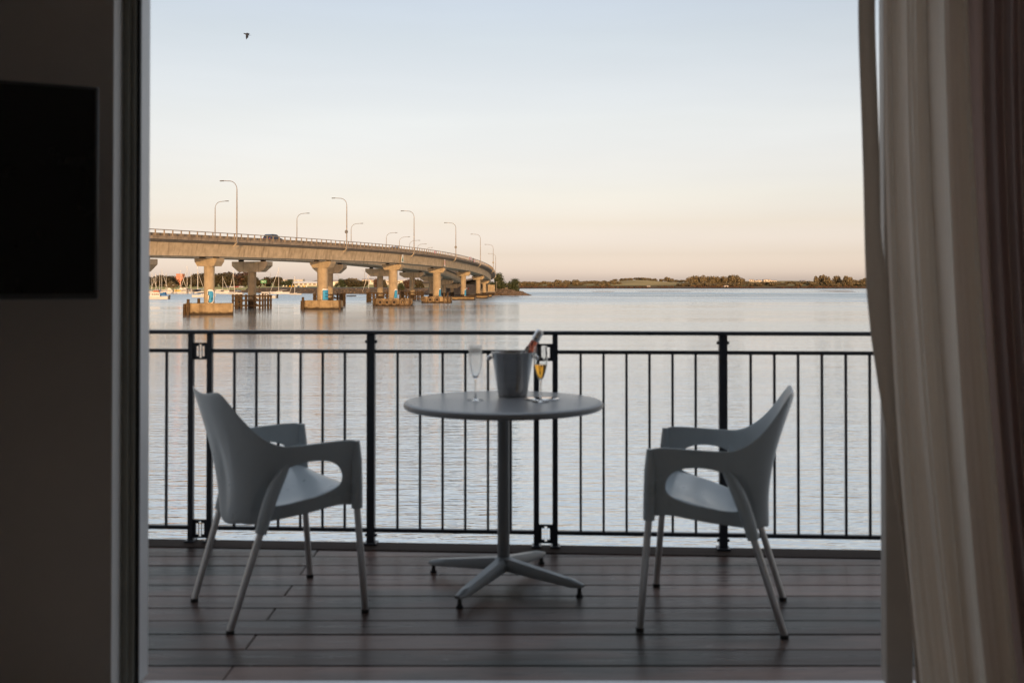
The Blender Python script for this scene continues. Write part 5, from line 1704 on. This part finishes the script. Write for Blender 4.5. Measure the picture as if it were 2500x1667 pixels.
def tower_block(loc, w, h, label):
    t = thing('tower_block', loc, label, 'building')
    MB().box(-w / 2, w / 2, -4, 4, -12, h).build('wall', M['orange_wall'], t)
    MB().box(-w / 2 - .25, w / 2 + .25, -4.25, 4.25, h, h + .35).build('parapet', M['orange_wall'], t)
    MB().box(-w / 2 - 1.6, -w / 2 - .01, -3, 3, -12, h - 2.4).build('stair_wing', M['orange_wall'], t)
    for r in range(2):
        for k in range(4):
            x = -w / 2 + (k + .5) * w / 4
            MB().box(x - .45, x + .45, -4.04, -3.9, h - 1.9 - r * 2.6, h - .9 - r * 2.6).build('window', M['roof'], t)
p = sight(441, 1000); tower_block(p + Vector((0, 0, high(671, 1000) - 3)), 6.4, 3.6, 'terracotta building rising above the trees behind the marina')
house(sight(733, 960) + Vector((0, 0, left_z(sight(733, 960).x, 960) - .2)), .02, 34, 14, 2.6, 1.9, M['pale_wall'], M['cream_paint'], 'long pale warehouse on the left shore behind the stored dinghies', 'warehouse', wins=8)
house(sight(715, 1030) + Vector((0, 0, high(694, 1030))), .05, 22, 14, 4.4, 1.6, M['pale_wall'], M['pale_wall'], 'pale warehouse rising behind the longer one', 'warehouse', wins=5)
house(sight(900, 1000) + Vector((0, 0, high(691, 1000))), .1, 12, 8, 3.0, 1.4, M['pale_wall'], M['roof'], 'pale house seen behind the mast of the yacht under the bridge', wins=3)
house(sight(815, 980) + Vector((0, 0, left_z(sight(815, 980).x, 980))), .1, 11, 8, 4.0, 1.8, M['cream_paint'], M['roof'], 'cream house just right of the second pier', wins=2)
house(sight(955, 960) + Vector((0, 0, high(692, 960))), .05, 30, 9, 2.6, 1.6, M['pale_wall'], M['pale_wall'], 'long pale roofed building behind the third near pier', 'warehouse', wins=6)
# concrete sea wall along the reserve
sw = thing('sea_wall', sight(885, 800) + Vector((0, 0, WATER)), 'low pale concrete wall along the reserve right of the second pier', 'wall')
MB().box(-14, 14, -.4, .4, 1.0, 2.9).build('wall', M['roof'], sw)
MB().box(-14.2, 14.2, -.55, .55, 2.9, 3.1).build('coping', M['pale_wall'], sw)

# green motorway sign
sg_ = thing('road_sign', sight(643.5, 860) + Vector((0, 0, left_z(sight(643.5, 860).x, 860))), 'green road sign with white arrows on the left shore', 'sign')
zt, zb = high(684, 860) - sg_.location.z, high(691.5, 860) - sg_.location.z
MB().box(-2.4, 2.4, -.08, .08, zb, zt).build('panel', M['sign_green'], sg_)
for x in (-1.4, 1.4):
    MB().box(x - .12, x + .12, -.05, .07, -.3, zb).build('leg', M['galv'], sg_)
zc = (zb + zt) / 2
MB().tube([(-1.8, -.12, zc + .7), (-1.0, -.12, zc + .75), (-.8, -.12, zc + .2), (-1.5, -.12, zc - .2), (-1.1, -.12, zc - .75)], .16, 6).build('arrow', M['white_paint'], sg_)
MB().tube([(-.3, -.12, zc - .8), (.3, -.12, zc + .8)], .16, 6).build('arrow', M['white_paint'], sg_)
MB().tube([(.8, -.12, zc + .7), (1.7, -.12, zc + .6), (1.2, -.12, zc + .1), (1.8, -.12, zc - .3), (1.0, -.12, zc - .75)], .16, 6).build('arrow', M['white_paint'], sg_)
# shore street lamps
for u, yt, lab in ((660, 664, 'tall road lamp on the shore right of the green sign'), (827, 671, 'road lamp on the shore right of the second pier'), (591.5, 671, 'road lamp on the shore left of the first far pier'), (890, 660, 'road lamp on the shore left of the third far pier')):
    p = sight(u, 900); z = left_z(p.x, p.y)
    street_lamp(Vector((p.x, p.y, z)), 0, high(yt, 900) - z, 2.4, lab, 'road lamps of the left shore', False, False, 1.4)
# parked cars on the shore road
pc = [(553, M['car_blue'], 'dark car parked on the shore road left of the first far pier'), (566, M['car_silver'], 'silver car parked second in the shore road row'), (578, M['car_red'], 'red car parked in the shore road row'), (590, M['car_silver'], 'silver car parked nearest the first far pier'), (620, M['car_blue'], 'dark car parked just right of the first far pier')]
for u, m_, lab in pc:
    p = sight(u, 842)
    make_car('car', Vector((p.x, p.y, left_z(p.x, p.y))), rg.choice((0, math.pi)) + .05, m_, lab, group='cars parked along the shore road')

# stored dinghies standing on the grass
DC = [('white_paint', 'white'), ('cream_paint', 'cream'), ('yellow_paint', 'yellow'), ('yellow_paint', 'yellow'), ('white_paint', 'white'), ('blue_canvas', 'blue'), ('cream_paint', 'cream'), ('yellow_paint', 'yellow'), ('white_paint', 'white')]
DU = [692, 699, 707.5, 715, 722.5, 729, 735, 742, 748]
ORD = ['first', 'second', 'third', 'fourth', 'fifth', 'sixth', 'seventh', 'eighth', 'ninth']
def dinghy_mesh():
    vs, fs = [], []
    st = 9
    for k in range(st):
        t = k / (st - 1)
        b = .68 * (1 - .95 * max(0, (t - .45) / .55) ** 2) * (.86 + .14 * min(1, t * 4))
        for x, z in ((-b, .45), (-b * .75, .08), (0, 0), (b * .75, .08), (b, .45)):
            vs.append((lerp(-1.5, 1.5, t), x, z + .18 * max(0, t - .6)))
    for k in range(st - 1):
        for j in range(4):
            a = k * 5 + j
            fs.append((a, a + 5, a + 6, a + 1))
    fs.append((0, 1, 2, 3, 4))
    return vs, fs
dv, dfc = dinghy_mesh()
for k, (u, (mm, cn_)) in enumerate(zip(DU, DC)):
    p = sight(u, 815)
    t = thing('dinghy', (p.x, p.y, left_z(p.x, p.y) + .1), '%s dinghy stood on end on the grass, %s from the left of the row' % (cn_, ORD[k]), 'dinghy', 'dinghies stored on the grass')
    o = MB().add(dv, dfc).build('hull', M[mm], t, 60)
    o.rotation_euler = (R(90), R(-68), R(rg.uniform(-12, 12)))
    o.location = (0, 0, 1.35)
    o.modifiers.new('thickness', 'SOLIDIFY').thickness = .05
    o = MB().box(-.25, .25, -.62, .62, .30, .36).build('thwart', M['timber'], t)
    o.rotation_euler = (R(90), R(-68), 0); o.location = (0, 0, 1.35)

# ------------------------------------------------------------------ boats
def hull(L, B, Hs, sheer=.35, stern=.8):
    st = 13
    vs, fs = [], []
    for k in range(st):
        t = k / (st - 1)
        b = B / 2 * (stern + (1 - stern) * min(1, t * 3)) * (1 - max(0, (t - .5) / .5) ** 2.2)
        b = max(b, .02)
        zs = Hs * (1 + sheer * max(0, t - .3) ** 1.5)
        x = lerp(-L / 2, L / 2, t)
        rk = .06 * L * max(0, t - .8) / .2
        for y, z, dx in ((-b, zs, rk), (-b * .82, .05, 0), (0, -.35, -rk), (b * .82, .05, 0), (b, zs, rk)):
            vs.append((x + dx, y, z))
    for k in range(st - 1):
        for j in range(4):
            a = k * 5 + j
            fs.append((a, a + 5, a + 6, a + 1))
        fs.append((k * 5, k * 5 + 4, k * 5 + 9, k * 5 + 5))
    fs.append((4, 3, 2, 1, 0))
    return MB().add(vs, fs)
def wedge(x0, x1, w0, w1, z0, z1, slope0, slope1):
    return MB().add([(x0, -w0, z0), (x1, -w0, z0), (x1, w0, z0), (x0, w0, z0), (x0 + slope0, -w1, z1), (x1 - slope1, -w1, z1), (x1 - slope1, w1, z1), (x0 + slope0, w1, z1)],
                    [(3, 2, 1, 0), (4, 5, 6, 7), (0, 1, 5, 4), (1, 2, 6, 5), (2, 3, 7, 6), (3, 0, 4, 7)])
def yacht(u, d, L, yaw, mast, label, hullm='boat_white', cover='blue_canvas', lean=0, jib=True, group='moored yachts'):
    t = thing('yacht', sight(u, d) + Vector((0, 0, WATER)), label, 'yacht', group, rz=yaw)
    hull(L, L * .30, L * .105).build('hull', M[hullm], t, 50)
    MB().box(-L * .47, L * .40, -L * .02, L * .02, -.03, .06).build('waterline_stripe', M['navy'], t)
    cb = wedge(-L * .12, L * .24, L * .085, L * .065, L * .10, L * .155, .1, L * .1).build('cabin', M['boat_white'], t)
    for s in (-1, 1):
        for k in range(3):
            x = -L * .06 + k * L * .075
            MB().box(x, x + L * .05, s * L * .0815 - .02, s * L * .0815 + .02, L * .115, L * .138).build('porthole', M['window'], cb)
    mx = L * .08
    r = .125
    MB().tube([(mx, 0, L * .12), (mx - lean * .5, 0, mast * .5), (mx - lean, 0, mast)], [r * 1.1, r, r * .8], 8).build('mast', M['cream_paint'], t, 60)
    MB().tube([(mx, 0, L * .22), (-L * .38, 0, L * .21)], .07, 6).build('boom', M['cream_paint'], t, 60)
    if cover:
        MB().tube([(mx - .1, 0, L * .235), (-L * .15, 0, L * .245), (-L * .36, 0, L * .222)], [.18, .22, .12], 8).build('sail_cover', M[cover], t, 60)
    if jib:
        MB().tube([(L * .52, 0, L * .14), (L * .30, 0, mast * .5), (mx - lean * .9, 0, mast * .92)], [.06, .11, .05], 6).build('furled_jib', M['cream_paint'], t, 60)
    MB().tube([(-L * .49, 0, L * .11), (mx - lean, 0, mast * .99)], .022, 4).build('backstay', M['galv'], t)
    for s in (-1, 1):
        MB().tube([(mx, s * L * .14, L * .11), (mx - lean * .6, s * .35, mast * .62), (mx - lean, 0, mast * .95)], .02, 4).build('shroud', M['galv'], t)
    MB().bar((mx - lean * .62, -L * .05, mast * .62), (mx - lean * .62, L * .05, mast * .62), .06).build('spreader', M['cream_paint'], t)
    return t
def launch(u, d, L, yaw, label, hullm='boat_white', cabinm='boat_white', canopy=None, outboard=False, group='motor launches', fly=False):
    t = thing('motor_launch', sight(u, d) + Vector((0, 0, WATER)), label, 'boat', group, rz=yaw)
    hull(L, L * .34, L * .115, .5, .92).build('hull', M[hullm], t, 50)
    MB().box(-L * .48, L * .36, -L * .03, L * .03, -.04, .07).build('waterline_stripe', M['red_paint'] if hullm == 'boat_white' else M['boat_white'], t)
    cb = wedge(-L * .18, L * .26, L * .13, L * .11, L * .11, L * .26, L * .01, L * .12).build('cabin', M[cabinm], t)
    for s in (-1, 1):
        for k in range(4):
            x = -L * .14 + k * L * .075
            MB().box(x, x + L * .055, s * L * .124 - .03, s * L * .124 + .03, L * .175, L * .225).build('window', M['window'], cb)
    MB().box(-L * .30, L * .17, -L * .125, L * .125, L * .26, L * .275).build('cabin_roof', M['boat_white'], t)
    if fly:
        wedge(-L * .12, L * .10, L * .10, L * .09, L * .276, L * .36, 0, L * .06).build('flybridge', M[cabinm], t)
        MB().box(-L * .15, L * .06, -L * .09, L * .09, L * .42, L * .435).build('flybridge_canopy', M[canopy or 'dark_canvas'], t)
        for x in (-L * .13, L * .04):
            for s in (-1, 1):
                MB().box(x - .03, x + .03, s * L * .08 - .03, s * L * .08 + .03, L * .36, L * .42).build('canopy_post', M['galv'], t)
    elif canopy:
        wedge(-L * .40, -L * .16, L * .12, L * .11, L * .16, L * .285, L * .02, 0).build('canopy', M[canopy], t)
    if outboard:
        MB().box(-L * .56, -L * .51, -.22, .22, -.2, L * .14).build('outboard_motor', M['black_paint'], t)
        MB().box(-L * .57, -L * .50, -.26, .26, L * .10, L * .17).build('motor_cowl', M['black_paint'], t)
    MB().tube([(-L * .02, 0, L * .27), (-L * .04, 0, L * .45)], .03, 5).build('aerial', M['galv'], t)
    for k in range(4):
        x = L * (.26 + .07 * k)
        MB().tube([(x, 0, L * .12), (x, 0, L * .19)], .025, 4).build('rail_stanchion', M['galv'], t)
    return t
PI = math.pi
launch(381, 373, 9.2, PI + .1, 'white launch with a blue cover and outboard, moored nearest the door frame', canopy='blue_canvas', outboard=True)
launch(649, 402, 9.2, PI - .15, 'white cabin launch moored right of the first far pier', outboard=True)
yacht(497, 436, 9.6, .2, 11.2, 'white yacht moored close behind the first near pier', cover='boat_white')
yacht(684, 602, 11.0, PI + .1, 16.0, 'long white yacht with the tallest mast under the bridge', cover='navy')
yacht(722, 548, 6.6, PI, 10.0, 'small white yacht left of the second near pier', cover='dark_canvas')
yacht(903, 591, 8.8, PI - .1, 13.5, 'white yacht with a furled jib seen left of the third near pier', cover='cream_paint')
yacht(576, 560, 9.0, PI - .2, 13.5, 'yacht with a bright blue cover behind the timber fender frame', cover='blue_canvas', lean=-1.0)
launch(553, 610, 8, .1, 'white launch beside the first near pier at the marina end', canopy='dark_canvas')
yacht(541, 640, 9.0, .1, 11.0, 'yacht with a bare mast right of the first near pier', cover='cream_paint')
# marina rows
for u, d, L, lab, kw in [(414, 625, 9.5, 'white flybridge launch in the marina left of the dark mooring pile', dict(fly=True)), (433, 622, 9.5, 'white launch with a yellow cabin in the marina', dict(cabinm='yellow_paint')), (452, 624, 10, 'white flybridge launch right of the yellow one', dict(fly=True, canopy='dark_canvas')),
                         (465, 628, 9.5, 'white launch with dark canopy near the marina end', dict(canopy='dark_canvas')), (482, 630, 10, 'navy hulled launch left of the first near pier', dict(hullm='navy', cabinm='navy')), (382, 600, 8.5, 'white launch with orange cabin at the left of the marina', dict(cabinm='orange_wall')),
                         (399, 605, 8.5, 'low white launch with blue canopy at the left of the marina', dict(canopy='blue_canvas')), (443, 660, 9.5, 'launch with a red canopy behind the yellow cabined one', dict(fly=True, canopy='red_paint')), (530, 660, 9, 'far white launch right of the first near pier', dict())]:
    launch(u, d, L, rg.choice((.15, PI - .2)) + rg.uniform(-.3, .3), lab, group='marina launches', **kw)
for u, d, L, mh, lab, kw in [(368, 640, 9, 13, 'yacht at the extreme left with its mast beside the door frame', {}), (383, 655, 9, 13, 'marina yacht with the left of two close masts', {}), (387, 650, 9, 13.2, 'marina yacht with the right of two close masts', {}), (392, 660, 10, 16, 'tall masted marina yacht left of the terracotta building', {}),
                             (408, 660, 9, 13.3, 'marina yacht with a lone mast left of the terracotta building', {}), (438, 665, 10, 15, 'marina yacht with its mast before the terracotta building', {}), (460, 665, 11, 18.2, 'tallest masted marina yacht right of the terracotta building', {}), (469, 660, 9, 14, 'marina yacht just right of the tallest marina mast', {}),
                             (480.5, 662, 9.5, 15, 'marina yacht with the left of three masts by the first near pier', {}), (485.5, 668, 11, 19, 'marina yacht with the middle of three masts by the first near pier', {})]:
    yacht(u, d, L, rg.choice((.1, PI)) + rg.uniform(-.25, .25), mh, lab, cover=rg.choice(('blue_canvas', 'cream_paint', 'dark_canvas')), group='marina yachts', jib=(rg.random() < .5), **kw)
for u, d, lab in ((854, 462, 'dark empty dinghy moored right of the second pier'), (862, 470, 'second dark dinghy farther right of the second pier')):
    t = thing('dinghy', sight(u, d) + Vector((0, 0, WATER + .02)), lab, 'dinghy', 'dinghies afloat', rz=.2)
    o = MB().add(dv, dfc).build('hull', M['dark_canvas'], t, 60); o.modifiers.new('thickness', 'SOLIDIFY').thickness = .05
    MB().box(-.25, .25, -.62, .62, .30, .36).build('thwart', M['timber'], t)
# mooring piles and marina pontoon
for u, d, h, lab in ((422.5, 612, 5.2, 'dark mooring pile in front of the marina launches'), (633, 640, 4.6, 'dark channel pile right of the first far pier'), (457, 618, 3.4, 'short pile between two marina launches')):
    p = sight(u, d)
    t = thing('mooring_pile', (p.x, p.y, WATER), lab, 'pile')
    MB().tube([(0, 0, -1), (0, 0, h)], .27, 10).build('pile', M['timber'], t, 60)
    MB().tube([(0, 0, h), (0, 0, h + .25)], .30, 10).build('pile_cap', M['boat_white'], t, 60)
pn = thing('pontoon', sight(430, 676) + Vector((0, 0, WATER)), 'long low marina pontoon behind the berthed boats', 'pontoon')
for k in range(8):
    MB().box(-34 + k * 9, -34 + k * 9 + 8.8, -1.2, 1.2, -.3, .55).build('deck_section', M['timber'], pn)
# rock groyne in front of the reserve, right of the first far pier
pts = []
for k in range(420):
    u = rg.uniform(560, 690); d = 725 + rg.uniform(-6, 10)
    p = sight(u, d)
    pts.append((p.x, p.y, WATER + rg.uniform(-.1, 1.6) * min(1, (690 - u) / 40), rg.uniform(.5, 1.2)))
scatter('rock_groyne', pts, 'line of dark rocks at the foot of the left shore')
